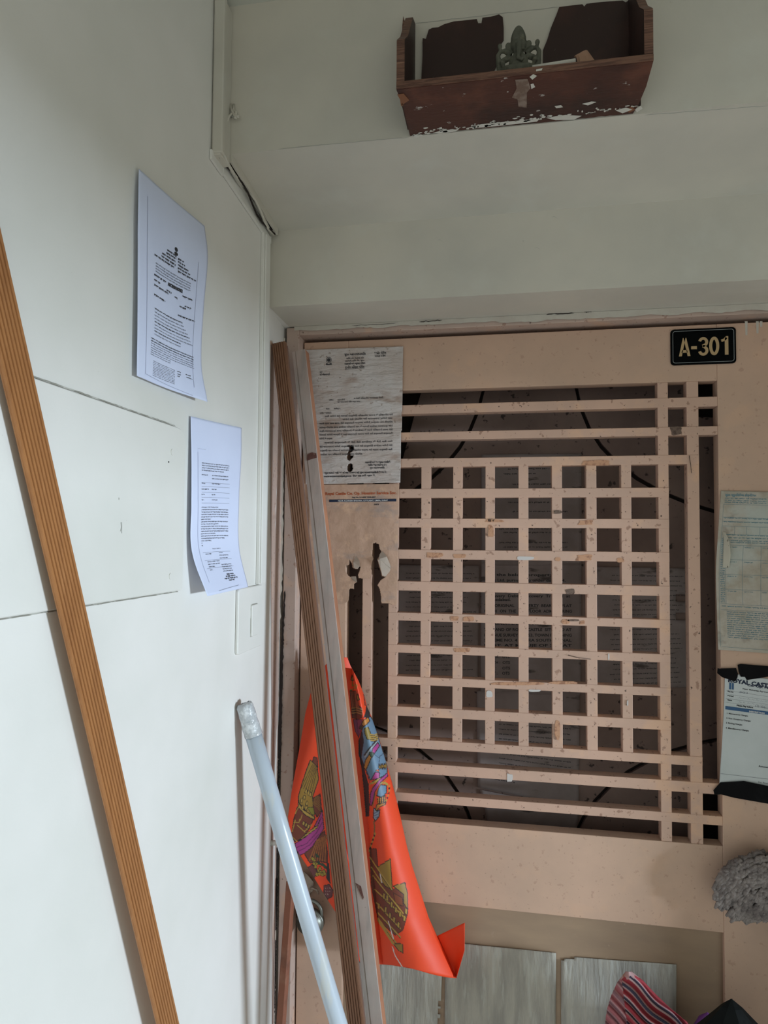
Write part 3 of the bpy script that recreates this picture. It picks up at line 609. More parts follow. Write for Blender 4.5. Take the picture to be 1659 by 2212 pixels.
tapepiece([(1593, 1436), (1600, 1434), (1670, 1440), (1670, 1460), (1613, 1469), (1609, 1462), (1600, 1462), (1596, 1452)], 'long piece of black tape across the top edge of the bill')
tapepiece([(1541, 1707), (1556, 1690), (1607, 1687), (1670, 1700), (1670, 1738), (1585, 1723), (1558, 1716), (1543, 1716)], 'wide crumpled black tape across the bottom edge of the bill')

# four sheets on the lower panel
def lowpaper(px, W, H, label, **k):
    S = Surf([[onY(*px[0], DY+.0085), onY(*px[1], DY+.0085)], [onY(*px[2], DY+.0085), onY(*px[3], DY+.0085)]], W, H, wr=.0012, ws=20, seed=W*91)
    tag(sheet('faded_sheet', S, 34, 60, M['lined'], None, **k), label, 'paper', 'faded sheets on the lower door panel')
lowpaper([(770, 2078), (961, 2092), (770, 2330), (951, 2340)], .20, .27, 'faded sheet with a torn right edge, half hidden by the orange flag', keep=lambda u, v: u < (.98 if v < .28 else .955)+.006*pnoise(Vector((v*30, 1, 1))))
lowpaper([(962, 2034), (1201, 2058), (960, 2330), (1199, 2345)], .225, .29, 'wrinkled grey sheet in the middle of the lower door panel')
lowpaper([(1212, 2065), (1461, 2083), (1212, 2330), (1460, 2345)], .235, .28, 'grey sheet on the lower panel behind the striped cloth', keep=lambda u, v: not (u < .13 and v < .03-.2*u))

# hasp and padlock on the left stile
hs = empty('door_hasp', onY(668, 1930, DY), 'dull metal hasp on the door edge behind the grey tube', 'hasp')
prism('hasp_plate', [onY(x, y, 1.412) for x, y in ((655, 1880), (666, 1890), (678, 1905), (676, 1925), (666, 1931), (655, 1925))], (0, -.002, 0), M['brass'], hs, .0004)
prism('mount', [onY(x, y, 1.43) for x, y in ((655, 1885), (676, 1900), (674, 1928), (655, 1926))], (0, -.018, 0), M['brass'], hs, .0004)
tube('staple', [onY(668, 1921, 1.415), onY(676, 1918, 1.398), onY(684, 1922, 1.400), onY(688, 1930, 1.412)], .0022, M['brass'], hs, 8)
pk = empty('padlock', onY(670, 2019, 1.395), 'round steel padlock hanging from the hasp behind the grey tube', 'padlock')
cb = onY(670.5, 1991, 1.398)
bm = bmesh.new(); bmesh.ops.create_cone(bm, cap_ends=True, segments=40, radius1=.0295, radius2=.0295, depth=.02); bmesh.ops.bevel(bm, geom=[e for e in bm.edges if len(e.link_faces) == 2 and any(len(f.verts) > 4 for f in e.link_faces)], offset=.004, segments=3, affect='EDGES')
for v in bm.verts: v.co = Vector((v.co.x*1.0, v.co.z, v.co.y*.92))+cb
pbody = bmobj('body', bm, M['steel'], pk, True)
sh = [cb+Vector((.024*math.cos(t), 0, .020+.024*math.sin(t))) for t in [math.pi*k/14 for k in range(15)]]
tube('shackle', [cb+Vector((.024, 0, .005))]+sh+[cb+Vector((-.024, 0, .005))], .0038, M['steel'], pk, 10)
box('keyhole_cover', (cb.x-.003, cb.x+.003, cb.y-.0112, cb.y-.0098, cb.z-.008, cb.z+.006), M['brass'], pbody, .0008)

# ================================================================ LEFT WALL THINGS
# painted-over cover plate
cv = empty('cover_plate', (0, .55, 1.5435), 'large painted-over cover plate on the left wall, crossed by the ribbed strip', 'panel')
y0, y1, z0, z1 = -.1, .918, 1.5435, 1.7785
P = [(y0, z0), (y1-.006, z0)]+[(y1-.006+.006*math.sin(t), z0+.006-.006*math.cos(t)) for t in (.5, 1.0, 1.57)]+[(y1, z1-.022)]+[(y1-.022+.022*math.cos(t), z1-.022+.022*math.sin(t)) for t in (.3, .6, .9, 1.2, 1.57)]+[(y0, z1)]
cvp = prism('plate', [(.0002, y, z) for y, z in P], (.0032, 0, 0), M['wall'], cv, .0012)
M['seam'] = mat('dirty_seam', (.36, .35, .31), .9, [((.62, .62, .58), 40, .50, .60, .9)], .3, 90)
for k, (a, b, zz, t) in enumerate(((y0, y1-.03, z1+.0003, .0022), (y0, y1-.012, z0-.0016, .0013))):
    n = 160; vs = []
    for i in range(n+1):
        y = a+(b-a)*i/n; q = pnoise(Vector((y*40, k, 2)))*.0008; vs += [(.0030, y, zz+q), (.0012, y, zz+t+q*.4+abs(pnoise(Vector((y*90, k, 5))))*.001)]
    mesh('paint_seam', vs, [[2*i, 2*i+2, 2*i+3, 2*i+1] for i in range(n)], M['seam'], cv)
for q in ((372, 977), (368, 1245)):
    c = onX(*q, .0034); vs, fs = tubepts([c-Vector((.001, 0, 0)), c+Vector((.0012, 0, 0))], .0048, 16); mesh('screw_head', vs, fs, M['wall'], cvp)
c = onX(364, 998, .0034); vs, fs = tubepts([c, c+Vector((.0006, 0, 0))], .0012, 8); mesh('nail_hole', vs, fs, M['dark'], cv)
M['scuff'] = mat('grey_scuff', (.40, .40, .37), .9)
for a, b, w in (((257, 1075), (257, 1080), .0010), ((262, 1128), (263, 1152), .0013), ((263, 1135), (260, 1148), .0006)):
    p, q = onX(*a, .0036), onX(*b, .0036); prism('scuff', [p-Vector((0, w, 0)), p+Vector((0, w, 0)), q+Vector((0, w*.4, 0)), q-Vector((0, w*.4, 0))], (.0002, 0, 0), M['scuff'], cv)
# switch plate
sw = empty('switch_plate', (0, 1.182, 1.414), 'painted-over light switch plate low on the left wall near the corner', 'switch')
swp = prism('plate', [(.0002, y, z) for y, z in rrect(1.123, 1.243, 1.4145, 1.531, .006, 3)], (.006, 0, 0), M['wall'], sw, .0015)
prism('rocker', [(.006, y, z) for y, z in rrect(1.181, 1.213, 1.440, 1.497, .002, 2)], (.0035, 0, 0), M['wall'], swp, .0008)
prism('rocker_gap', [(.0061, y, z) for y, z in rrect(1.1795, 1.2145, 1.4385, 1.4985, .002, 2)], (.0003, 0, 0), M['seam'], swp)
# cable trunking
def trunk(name, a, label):
    o = empty(name, ((a[0]+a[1])/2, (a[2]+a[3])/2, a[4]), label, 'trunking'); return o
t3 = trunk('cable_trunking', (0, .01, 1.22, 1.25, 1.531, 2.215), 'white cable trunking running down the wall corner to the switch')
box('base', (.0002, .007, 1.2195, 1.2545, 1.532, 2.214), M['wall'], t3, .001); box('lid', (.0068, .0105, 1.2225, 1.2465, 1.534, 2.212), M['wall'], t3, .0015)
t1 = trunk('cable_trunking', (0, .02, .99, 1.03, 2.235, 2.505), 'white cable trunking upright in the corner of the beam')
box('base', (.0012, .0165, .991, 1.0298, 2.236, 2.500), M['wallfar'], t1, .0012); box('lid', (.0028, .0205, .9885, 1.0005, 2.2385, 2.497), M['wallfar'], t1, .002)
t2 = trunk('cable_trunking', (0, .02, 1.03, 1.26, 2.22, 2.25), 'broken open trunking along the wall under the beam with loose cables')
Y0, Y1 = .988, 1.262
def tzz(y): return 2.2585-(y-1.03)*.075
def slant(name, x0, x1, zo0, zo1, m, ya=Y0, yb=Y1, yy=1.03):
    return prism(name, [(x0, max(ya, yy), tzz(max(ya, yy))+zo0), (x0, yb, tzz(yb)+zo0), (x0, yb, tzz(yb)+zo1), (x0, max(ya, yy), tzz(max(ya, yy))+zo1)], (x1-x0, 0, 0), m, t2)
slant('back', .0008, .0160, -.004, -.0006, M['dark']); slant('wall_lip', .0008, .0060, -.031, -.0036, M['wall']); slant('outer_lip', .0158, .0195, -.014, -.0006, M['wallfar'])
slant('wall_lip', .0008, .0050, -.035, -.0200, M['wall'], .985, 1.031, .985)
for k, (x, rr, m) in enumerate(((.0095, .0032, 'cable'), (.0150, .0026, 'wallfar'), (.0125, .0018, 'dark'))):
    tube('cable', [(x+.003*math.sin(i*1.1+k*2), 1.0+.255*i/9, tzz(1.0+.255*i/9)-.013-.0045*math.sin(i*.9+k)-.003*k) for i in range(10)], rr, M[m], t2, 8)
# old hook stub
hk = empty('wall_hook', onY(503, 258, 1.03), 'small painted-over hook stub on the beam beside the upright trunking', 'hook')
for pts, r in (([(497, 226), (501, 240), (507, 250), (516, 252)], .0022), ([(505, 226), (504, 243), (494, 252), (491, 262)], .0020), ([(500, 236), (510, 243), (508, 256)], .0026)):
    tube('prong', [onY(x, y, 1.027-.003*i) for i, (x, y) in enumerate(pts)], r, M['wallfar'], hk, 7)
blob = onY(504, 247, 1.0285); vs, fs = tubepts([blob, blob-Vector((0, .004, 0))], .0055, 9); mesh('plug', vs, fs, M['scuff'], hk)

# printed papers on the wall
def wallpaper(name, rows_, W, H, label, prn, wr=.0012):
    S = Surf([[onX(x, y, X) for x, y, X in q] for q in rows_], W, H, wr=wr, ws=12, nrm=(1, 0, 0), seed=W*50)
    o = sheet(name, S, 40, 60, M['paper']); tag(o, label, 'paper'); ik = Ink(S, .0008); prn(ik); ik.out('printing', o)
def pr1(ik):
    W, H = ik.S.W, ik.S.H
    T = lambda m, t, u, v, w, s=.0045, b=.0002: ik.text(m, t, u*W, v*H, s, width=w*W, bold=b)
    ik.poly('ink', [(W*(.53+.022*math.cos(a*.5)), H*(.315+.009*math.sin(-a*.5))) for a in range(12)]); ik.poly('ink', [(W*(.53+.026*math.cos(a*.5)), H*(.332+.007*math.sin(-a*.5))) for a in range(12)])
    for k, (u, w) in enumerate(((.40, .13), (.39, .14), (.33, .19), (.32, .2), (.22, .28))): ik.scrawl('ink', u*W, (.345+.012*k)*H, w*W, .0022, .0018, True)
    for k, (u, w) in enumerate(((.56, .09), (.56, .10), (.56, .16), (.56, .18), (.56, .27))): ik.scrawl('ink', u*W, (.350+.012*k)*H, w*W, .0022, .0018, True)
    for k in range(4): ik.scrawl('greyink', .24*W, (.418+.010*k)*H, .52*W, .0016, .0014)
    T('ink', 'AUCTION NOTICE', .42, .468, .22, .005, .0004)
    for u, v, w in ((.22, .465, .17), (.22, .485, .08), (.22, .505, .20), (.64, .485, .15), (.40, .495, .07), (.52, .505, .04), (.22, .545, .16), (.60, .535, .10), (.68, .525, .1)): ik.scrawl('ink', u*W, v*H, w*W, .0022, .0018, True)
    ik.scrawl('ink', .58*W, .575*H, .27*W, .0022, .0018, True)
    for k in range(9): ik.scrawl('ink' if k in (0, 4, 7) else 'greyink', .235*W, (.600+.014*k)*H, (.42+.03*k if k < 7 else .4)*W, .0018, .0015, k in (0, 4, 7))
    for k in range(8): ik.scrawl('ink' if k < 2 else 'greyink', .19*W, (.740+.0125*k)*H, (.66 if k < 6 else .3)*W, .0018, .0015, k < 2)
    for k in range(10): ik.scrawl('greyink', .235*W, (.862+.0105*k)*H, .33*W, .0016, .0016)
    for u, v, w in ((.60, .862, .05), (.72, .862, .08), (.60, .880, .05), (.73, .880, .08), (.60, .894, .03)): ik.scrawl('ink', u*W, v*H, w*W, .0022, .0018)
    for x0, y0, x1, y1 in ((.12, .14, .12, .965), (.12, .965, .8, .99), (.86, .30, .83, .93)): ik.line('paleink', x0*W, y0*H, x1*W, y1*H, .0009)
wallpaper('printed_notice', [[(299, 365, .004), (372, 431, .004), (441, 488, .006)], [(297, 450, .006), (375, 505, .004), (448, 560, .007)], [(296, 590, .006), (372, 640, .003), (439, 668, .004)], [(295, 720, .007), (368, 758, .004), (434, 785, .006)], [(294, 812, .007), (364, 841, .008), (447, 868, .022)]], .21, .297, 'upper white printed notice high on the left wall, bottom corner curling', pr1)
def pr2(ik):
    W, H = ik.S.W, ik.S.H
    def S_(m, u, v, w, h=.0019): ik.scrawl(m, u*W, v*H, w*W, h, .0015)
    for k in range(4): S_('ink', .20, .285+.013*k, .55 if k < 3 else .45)
    for v, a, b in ((.348, .13, .32), (.365, 0, .32), (.392, .08, .17), (.422, .15, .10), (.450, .06, .08), (.478, .05, .13)):
        if a: S_('ink', .20, v, a)
        S_('ink', .42, v, b)
    for v in (.385, .405, .435, .462, .492, .765, .810, .855): ik.line('greyink', .20*W, v*H, .78*W, v*H, .0004)
    for k in range(17): S_('ink', .20, .518+.0132*k, (.35, .56, .56, .56, .56, .2, .56, .36, .56, .56, .56, .3, .56, .48, .2, 0.02, .02)[k])
    S_('greyink', .42, .750, .16)
    for v, a in ((.778, .12), (.822, .26), (.836, .26), (.850, .14), (.868, .06)): S_('ink', .25, v, a)
    for v, a in ((.775, .08), (.790, .18), (.806, .16)): S_('ink', .54, v, a)
    for v in (.825, .838, .851, .864): S_('ink', .54, v+.02, .2)
    for k, w in enumerate((.14, .20, .28, .12)): ik.scrawl('ink', (.66-w/2)*W, (.905+.0125*k)*H, w*W, .0024, .0019, True)
    ik.line('greyink', .30*W, .985*H, .78*W, .975*H, .0005); ik.line('paleink', .12*W, .22*H, .14*W, .93*H, .0009); ik.line('paleink', .12*W, .2*H, .28*W, .20*H, .0006)
wallpaper('printed_notice', [[(411, 899, .003), (465, 912, .003), (521, 924, .004)], [(412, 985, .005), (466, 992, .003), (520, 998, .005)], [(412, 1090, .007), (464, 1090, .003), (515, 1092, .005)], [(413, 1190, .008), (466, 1186, .004), (516, 1185, .008)], [(447, 1288, .030), (490, 1278, .026), (535, 1268, .016)]], .205, .30, 'lower white printed notice on the left wall, its foot curling away from the wall', pr2)

# ================================================================ LEANING STICKS
def ribprofile(w, t, n=7, d=.0016, edge=.0):
    P = [(-w/2, -t), (w/2, -t), (w/2, 0)]; usable = w-2*edge; s = usable/n
    for k in range(n):
        c = w/2-edge-s*(k+.5)
        P += [(c+s*.40, 0), (c+s*.28, d), (c-s*.28, d), (c-s*.40, 0), (c-s*.46, -d*.3)]
    P += [(-w/2, 0)]
    return P
a = onX(34, 794, .0125); b = onX(363, 2212, .025); d = (b-a)
def along(a, d, z): return a+d*((z-a.z)/d.z)
rs = empty('ribbed_strip', along(a, d, 0), 'long orange-brown ribbed wooden strip leaning across the left wall', 'moulding')
bar('strip', along(a, d, .003), along(a, d, 2.06), .0415, (1, .04, 0), ribprofile(.0425, .0015, 8, .0022), M['ribwood'], rs)

at_, ab = onY(601, 740, 1.285), onY(768.5, 2212, 1.205); d = ab-at_
rm = empty('ribbed_moulding', along(at_, d, 0), 'dark brown ribbed moulding standing in the corner beside the greyish plank', 'moulding')
nf = Vector((-.04, -1, 0))
bar('ribbed_face', along(at_, d, .003), at_, .0285, nf, ribprofile(.0285, .010, 6, .0014), M['ribwood2'], rm)
side = Vector((.93, -.36, 0))
bar('backing', along(at_, d, .003)-nf*.0105, at_-nf*.0105-Vector((0, 0, .004)), .0285, nf, [(-.0135, -.009), (.0135, -.009), (.0135, 0), (-.0135, 0)], M['mouldside'], rm)

pt, pb = onY(644.5, 757, 1.355), onY(809, 2212, 1.232); d = pb-pt
gp = empty('greyish_plank', along(pt, d, 0), 'greyish white plank with an orange edge leaning against the door', 'plank')
bar('face', along(pt, d, .003), pt, .029, nf, [(-.0145, -.004), (.0145, -.004), (.0145, 0), (-.0062, 0), (-.0070, -.0016), (-.0080, -.0016), (-.0088, -.0006), (-.0145, -.0006)], M['plank'], gp)
bar('edge', along(pt, d, .003)-nf*.0042, pt-nf*.0042, .0285, nf, [(-.0142, -.022), (.0142, -.022), (.0142, 0), (-.0142, 0)], M['plankedge'], gp)
bar('gap_shade_strip', along(pt, d, .003)-nf*.006, pt-nf*.006, .0285, nf, [(-.0158, -.006), (-.0146, -.006), (-.0146, 0), (-.0158, 0)], M['dark'], gp)  # black strip added to stand in for the shade between plank and moulding
def onplank(f, w, off): p = pt+d*f; ax = d.normalized(); n_ = (nf-ax*nf.dot(ax)).normalized(); ww = n_.cross(ax); ww = ww if ww.x > 0 else -ww; return p+ww*w+n_*off
f0 = (1018-757)/(2212-757)
M['gouge'] = mat('dark_gouge', (.12, .05, .04), .9, [((.25, .15, .12), 120, .5, .65, .8)], .6)
prism('gouge', [onplank(f0-.004, -.006, .0002), onplank(f0-.006, .005, .0002), onplank(f0-.003, .0135, .0002), onplank(f0+.004, .0135, .0002), onplank(f0+.005, 0, .0002), onplank(f0+.006, -.008, .0002)], (0, -.0008, 0), M['gouge'], gp)
prism('gouge', [onplank(.815, -.006, .0002), onplank(.820, .004, .0002), onplank(.835, .007, .0002), onplank(.838, .005, .0002), onplank(.824, -.002, .0002)], (0, -.0006, 0), M['gouge'], gp)

# grey plastic tube
TY = 1.150
tt, tb = onY(538, 1556, TY-.012), onY(731.5, 2212, TY); 
d = tb-tt; ax = d.normalized(); tp = along(tt, d, 0.002)
tu = empty('plastic_tube', tp, 'pale grey plastic tube leaning on the left wall, its top wrapped in tape', 'tube')
tube('tube', [tt+d*0, *[along(tt, d, z) for z in (1.1, .8, .5, .25)], tp], .0146, M['tube'], tu, 32)
wr_ = []; fs = []; n = 14; sg = 28
for i in range(n+1):
    for k in range(sg):
        t = 2*math.pi*k/sg; e = .0149+.0012*pnoise(Vector((math.cos(t)*2.5, math.sin(t)*2.5, i*.5)))+(.0006 if i > 9 else 0)
        if i == 0: e *= .82
        s_ = -.030+.058*i/n; up = Vector((0, 1, 0)); b_ = ax.cross(up).normalized(); up = b_.cross(ax)
        jag = .003*pnoise(Vector((math.cos(t)*3, math.sin(t)*3, 9))) if i == 0 else 0
        wr_.append(tt+ax*(s_+jag)+(up*math.cos(t)+b_*math.sin(t))*e)
for i in range(n):
    for k in range(sg): fs.append([i*sg+k, i*sg+(k+1) % sg, (i+1)*sg+(k+1) % sg, (i+1)*sg+k])
fs.append(list(range(sg))[::-1])
mesh('tape_wrap', wr_, fs, M['tape'], tu, True)

# rusty pole in the corner and a wall peg
ra, rb = onY(624, 1920, 1.375), onY(603.5, 2212, 1.352); d = rb-ra
tube_top = along(ra, d, ra.z+.012)
o = empty('brown_pole', along(ra, d, 0), 'short reddish brown pole standing in the corner behind the grey tube', 'pole')
bar('pole', along(ra, d, .003), tube_top, .017, (-.2, -1, 0), [(-.0085, -.012), (.0085, -.012), (.0085, -.002), (.0065, 0), (-.0065, 0), (-.0085, -.002)], M['rust'], o)
pg = empty('wall_peg', onX(588, 1828, .0), 'small white peg stub at the edge of the left wall', 'peg')
c = onX(586, 1821, .0); tube('stub', [c+Vector((-.004, 0, 0)), c+Vector((.012, .004, 0))], .0052, M['wall'], pg, 14); 
tube('collar', [c+Vector((.0002, 0, .0)), c+Vector((.002, .0006, .0))], .0068, M['seam'], pg, 14)

# ================================================================ SHELF ON THE BEAM
SH = .3143; SR = .6605; SZ = 2.2585; SY = .918; WY = 1.0295
sf = empty('wall_shelf', ((SH+SR)/2, WY, SZ), 'broken maroon plywood shelf box fixed on the beam above the door', 'shelf')
n = 60; P = []
for i in range(n+1): X = SH+.004+(SR-SH-.01)*i/n; P.append((X, WY-.001-abs(pnoise(Vector((X*70, 0, 2))))*.004, SZ))
bm = bmesh.new(); out = [(SH, SY, SZ), (SR, SY, SZ)]+P[::-1]; out = [(SH, SY), (SR, SY), (SR+.001, SY+.05), (SR-.002, SY+.09)]+[(p[0], p[1]) for p in P[::-1]]+[(SH+.004+.003*pnoise(Vector((k, 1, 1))), WY-.012*k) for k in (1, 2, 3, 4, 5, 6)]
prism('bottom_panel', [(x, y, SZ) for x, y in out], (0, 0, .0105), M['maroon'], sf)
prism('front_edge', [(SH-.0002, SY-.0012, SZ+.0008), (SR+.0002, SY-.0012, SZ+.0008), (SR+.0002, SY-.0012, SZ+.0100), (SH-.0002, SY-.0012, SZ+.0112)], (0, .0011, 0), M['plyedge'], sf)
def sidepanel(X, t):
    zf, zb = SZ+.071, SZ+.180
    sp_ = prism('side_panel', [(X, SY-.0005, SZ+.0106), (X, WY-.0005, SZ+.0106), (X, WY-.0005, zb), (X, WY-.03, zb-.012), (X, SY+.03, zf+.028), (X, SY-.0005, zf)], (t, 0, 0), M['darkback'], sf)
    prism('side_edge', [(X, SY-.0012, SZ+.011), (X+t, SY-.0012, SZ+.011), (X+t, SY-.0012, zf), (X, SY-.0012, zf)], (0, .0006, 0), M['plyedge'], sp_)
    e = .0006; prism('side_edge', [(X, SY-.0008, zf+e), (X+t, SY-.0008, zf+e), (X+t, SY+.03, zf+.028+e), (X+t, WY-.03, zb-.012+e), (X+t, WY, zb+e), (X, WY, zb+e), (X, WY-.03, zb-.012+e), (X, SY+.03, zf+.028+e)], (0, 0, .0012), M['plyedge'], sp_)
sidepanel(SH, .0115); sidepanel(SR-.0115, .0115)
BK = 1.0255
def back(pts, base): 
    w = [onY(x, y, BK) for x, y in pts]
    for p in w[-base:]: p.z = SZ+.0106
    prism('back_panel', w, (0, .0035, 0), M['darkback'], sf)
back([(913, 120), (913, 82), (920, 84), (926, 64), (934, 60), (946, 59), (960, 52), (981, 46), (1003, 44), (1030, 41), (1033, 50), (1040, 50), (1042, 38), (1060, 36), (1078, 31), (1086, 37), (1088, 60), (1088, 84), (1080, 96), (1078, 128), (1068, 150), (1066, 185), (905, 200)], 2)
back([(1173, 190), (1173, 138), (1173, 108), (1182, 86), (1190, 60), (1201, 34), (1208, 15), (1232, 12), (1258, 9), (1262, 14), (1267, 8), (1300, 4), (1345, 1), (1352, 5), (1362, -2), (1384, -8), (1384, 170)], 1)
for p in []: pass
bm = bmesh.new(); bm.free()
prism('splinter', [onY(x, y, 1.02) for x, y in ((868, 80), (869, 55), (871, 34), (875, 48), (876, 72), (872, 80))], (0, .003, 0), M['plyedge'], sf)
# flakes of whitewash along the back edge of the underside
def under(x, y): return onZ(x, y, SZ-.0004)
for a in (((888, 294), (905, 288), (914, 292), (900, 297)), ((935, 287), (955, 281), (990, 279), (985, 283), (950, 288)), ((1010, 276), (1040, 268), (1100, 262), (1165, 256), (1160, 262), (1090, 270), (1040, 275)), ((1180, 254), (1222, 248), (1256, 250), (1240, 258), (1200, 259)), ((1330, 238), (1352, 232), (1366, 236), (1345, 244)), ((1198, 229), (1212, 227), (1216, 231), (1202, 233)), ((1258, 224), (1278, 219), (1288, 220), (1270, 227)), ((948, 276), (954, 274), (957, 282), (951, 284)), ((1372, 236), (1384, 228), (1388, 234), (1376, 242))):
    prism('paint_flake', [under(*q) for q in a], (0, 0, -.0005), M['chip'], sf)
for q_ in range(90):
    t_ = random.random(); x_ = 892+490*t_; y_ = 293-62*t_-abs(random.gauss(0, 5)); w_ = random.uniform(1.2, 7); h_ = random.uniform(.6, 2.4)
    prism('paint_flake', [under(x_+w_*math.cos(a_)*random.uniform(.6, 1.1), y_+h_*math.sin(a_)*random.uniform(.6, 1.1)-w_*.11*math.cos(a_)) for a_ in [k_*math.pi/3.5 for k_ in range(7)]], (0, 0, -.0005), M['chip'], sf)
M['orflake'] = mat('bare_orange_wood', (.22, .09, .045), .7)
for a in (((858, 204), (872, 202), (884, 216), (866, 228), (864, 214)), ((1352, 238), (1364, 230), (1372, 236), (1360, 243)), ((868, 222), (872, 226), (867, 230))): prism('bare_patch', [under(*q) for q in a], (0, 0, -.0004), M['orflake'], sf)
tpz = tag(prism('sticky_tape', [under(*q) for q in ((1113, 172), (1140, 170), (1146, 190), (1138, 200), (1138, 232), (1120, 230), (1118, 214), (1106, 210), (1116, 190))], (0, 0, -.0004), mat('dull_sticky_tape', (.17, .115, .09), .22, [((.26, .2, .17), 60, .5, .65, .8)], .5, 80)), 'brownish sticky tape strip stuck under the front of the maroon shelf', 'tape')
for a in (((1144, 166), (1152, 160), (1160, 164), (1150, 172)), ((1146, 182), (1152, 180), (1156, 188), (1148, 192)), ((1158, 150), (1172, 147), (1170, 152), (1158, 154))): prism('foil_fleck', [onY(x, y, SY-.0016) if y < 180 else under(x, y) for x, y in a], (0, -.0004, -.0004), M['chip'], sf)
# white stick and paper twist on the shelf
ws = tag(tube('white_stick', [onY(1150, 147, .934), onY(1243, 132, .934)], .0034, M['chip'], None, 10), 'thin white stick lying on the front edge of the shelf beside the idol', 'stick')
cz = SZ+.0106
cb0 = onY(1265, 140, .955)
vs = []; fs = []; k = 14
for i, (r, h, ox) in enumerate(((.0165, cz-.0005, .004), (.015, cz+.010, .0035), (.0125, cz+.021, .001), (.0095, cz+.032, -.003), (.0085, cz+.0375, -.006))):
    for j in range(k): t = 2*math.pi*j/k; q = 1+.18*math.sin(3*t+i); vs.append((cb0.x+ox+r*q*math.cos(t), .955+.6*r*q*math.sin(t), h+(.003*math.cos(t) if i == 4 else 0)))
for i in range(4):
    for j in range(k): fs.append([i*k+j, i*k+(j+1) % k, (i+1)*k+(j+1) % k, (i+1)*k+j])
fs.append([4*k+j for j in range(k)])
tag(mesh('paper_twist', vs, fs, M['cone'], None, False), 'crumpled brown paper twist standing on the right part of the shelf', 'paper')

# idol
IC = onY(1120, 150, .972); IC.z = cz+.0185
bm = bmesh.new(); IS = .84
def ell(c, r, rot=None):
    g_ = bmesh.ops.create_uvsphere(bm, u_segments=14, v_segments=10, radius=1)
    for v in g_['verts']:
        p = Vector((v.co.x*r[0], v.co.y*r[1], v.co.z*r[2]))
        if rot: p = Matrix.Rotation(rot, 3, 'Y') @ p
        v.co = (p+Vector(c))*IS+IC
def limb(pts, rs):
    vs, fs = tubepts([Vector(p)*IS+IC for p in pts], [q*IS for q in rs], 8); bv = [bm.verts.new(v) for v in vs]
    for q in fs: bm.faces.new([bv[i] for i in q])
limb([(0, 0, -.022), (0, 0, .004)], [.030, .032]); ell((0, 0, .006), (.038, .021, .009)); ell((0, 0, .013), (.031, .016, .006))
ell((0, .001, .034), (.017, .012, .019)); ell((0, -.003, .031), (.0135, .0105, .0115))
for s in (-1, 1):
    limb([(s*.010, 0, .020), (s*.026, -.005, .020), (s*.016, -.011, .018), (-s*.004, -.013, .018)], [.008, .0075, .0065, .005])
    limb([(s*.012, .003, .052), (s*.024, .002, .060), (s*.031, 0, .058), (s*.032, -.002, .064)], [.0050, .0042, .0038, .0034])
    ell((s*.032, -.002, .066), (.0042, .0034, .005)); limb([(s*.014, .002, .048), (s*.026, .002, .042), (s*.028, -.006, .033), (s*.026, -.010, .028)], [.0055, .005, .0045, .004])
    limb([(s*.030, 0, .060), (s*.035, .001, .052), (s*.034, .001, .036), (s*.031, 0, .014)], [.0032, .0042, .0048, .005])
    ell((s*.0165, .002, .066), (.0062, .0028, .0085), s*.25)
ell((0, -.002, .064), (.0135, .0105, .0125)); ell((0, -.003, .055), (.010, .009, .009))
limb([(0, -.010, .060), (.0005, -.0145, .050), (0, -.0155, .040), (-.001, -.016, .032), (.005, -.016, .028), (.008, -.0155, .031)], [.0062, .0050, .0042, .0036, .0032, .0028])
limb([(.008, -.009, .052), (.012, -.014, .048)], [.0022, .0012])
limb([(0, 0, .072), (0, 0, .080), (0, 0, .087), (0, 0, .093), (0, 0, .098)], [.0135, .0130, .0112, .0085, .0048])
idol = bmobj('stone_idol', bm, M['stone'], None, True)
rmod = idol.modifiers.new('fuse', 'REMESH'); rmod.mode = 'VOXEL'; rmod.voxel_size = .0009; rmod.use_smooth_shade = True
tag(idol, 'small grey-green stone idol with an elephant head seated in the middle of the shelf', 'statue')

# faint painted crack lines on the beam and plaster
def crack(name, pts, f, w, m, parent):
    vs = []; n = len(pts)
    for i, (x, y) in enumerate(pts):
        p = f(x, y); vs += [p, p+Vector((0, 0, w*(1 if 0 < i < n-1 else .2)))]
    return mesh(name, vs, [[2*i, 2*i+2, 2*i+3, 2*i+1] for i in range(n-1)], m, parent)
ck = sroot('trim_2', (0, 1.03, 2.25))
for nm, a, b, w, Y in (('paint_ridge', (880, 53), (1210, 15), .0009, 1.0296), ('paint_ridge', (600, 322), (884, 297), .0009, 1.0294), ('paint_ridge', (1392, 249), (1659, 229), .0009, 1.0294)):
    pts = [(a[0]+(b[0]-a[0])*i/24, a[1]+(b[1]-a[1])*i/24+random.uniform(-.7, .7)) for i in range(25)]
    crack(nm, pts, lambda x, y, Y=Y: onY(x, y, Y), w, M['scuff'], ck)
for a, b, w in (((905, 696), (955, 692), .0016), ((1180, 680), (1240, 677), .0022), ((1262, 675), (1278, 674), .002), ((1460, 662), (1515, 658), .0012), ((1570, 655), (1605, 653), .0012), ((760, 704), (860, 698), .0008)):
    pts = [(a[0]+(b[0]-a[0])*i/10, a[1]+(b[1]-a[1])*i/10+random.uniform(-1, 1)) for i in range(11)]
    crack('plaster_crack', pts, lambda x, y: onY(x, y, 1.3975), w, M['dark'], ck)
for q in ((950, 520), (1160, 537), (1197, 470)):
    crack('plaster_crack', [(q[0]-6, q[1]-1), (q[0], q[1]-2), (q[0]+7, q[1]+2)], lambda x, y: onY(x, y, 1.2715), .0008, M['scuff'], ck)

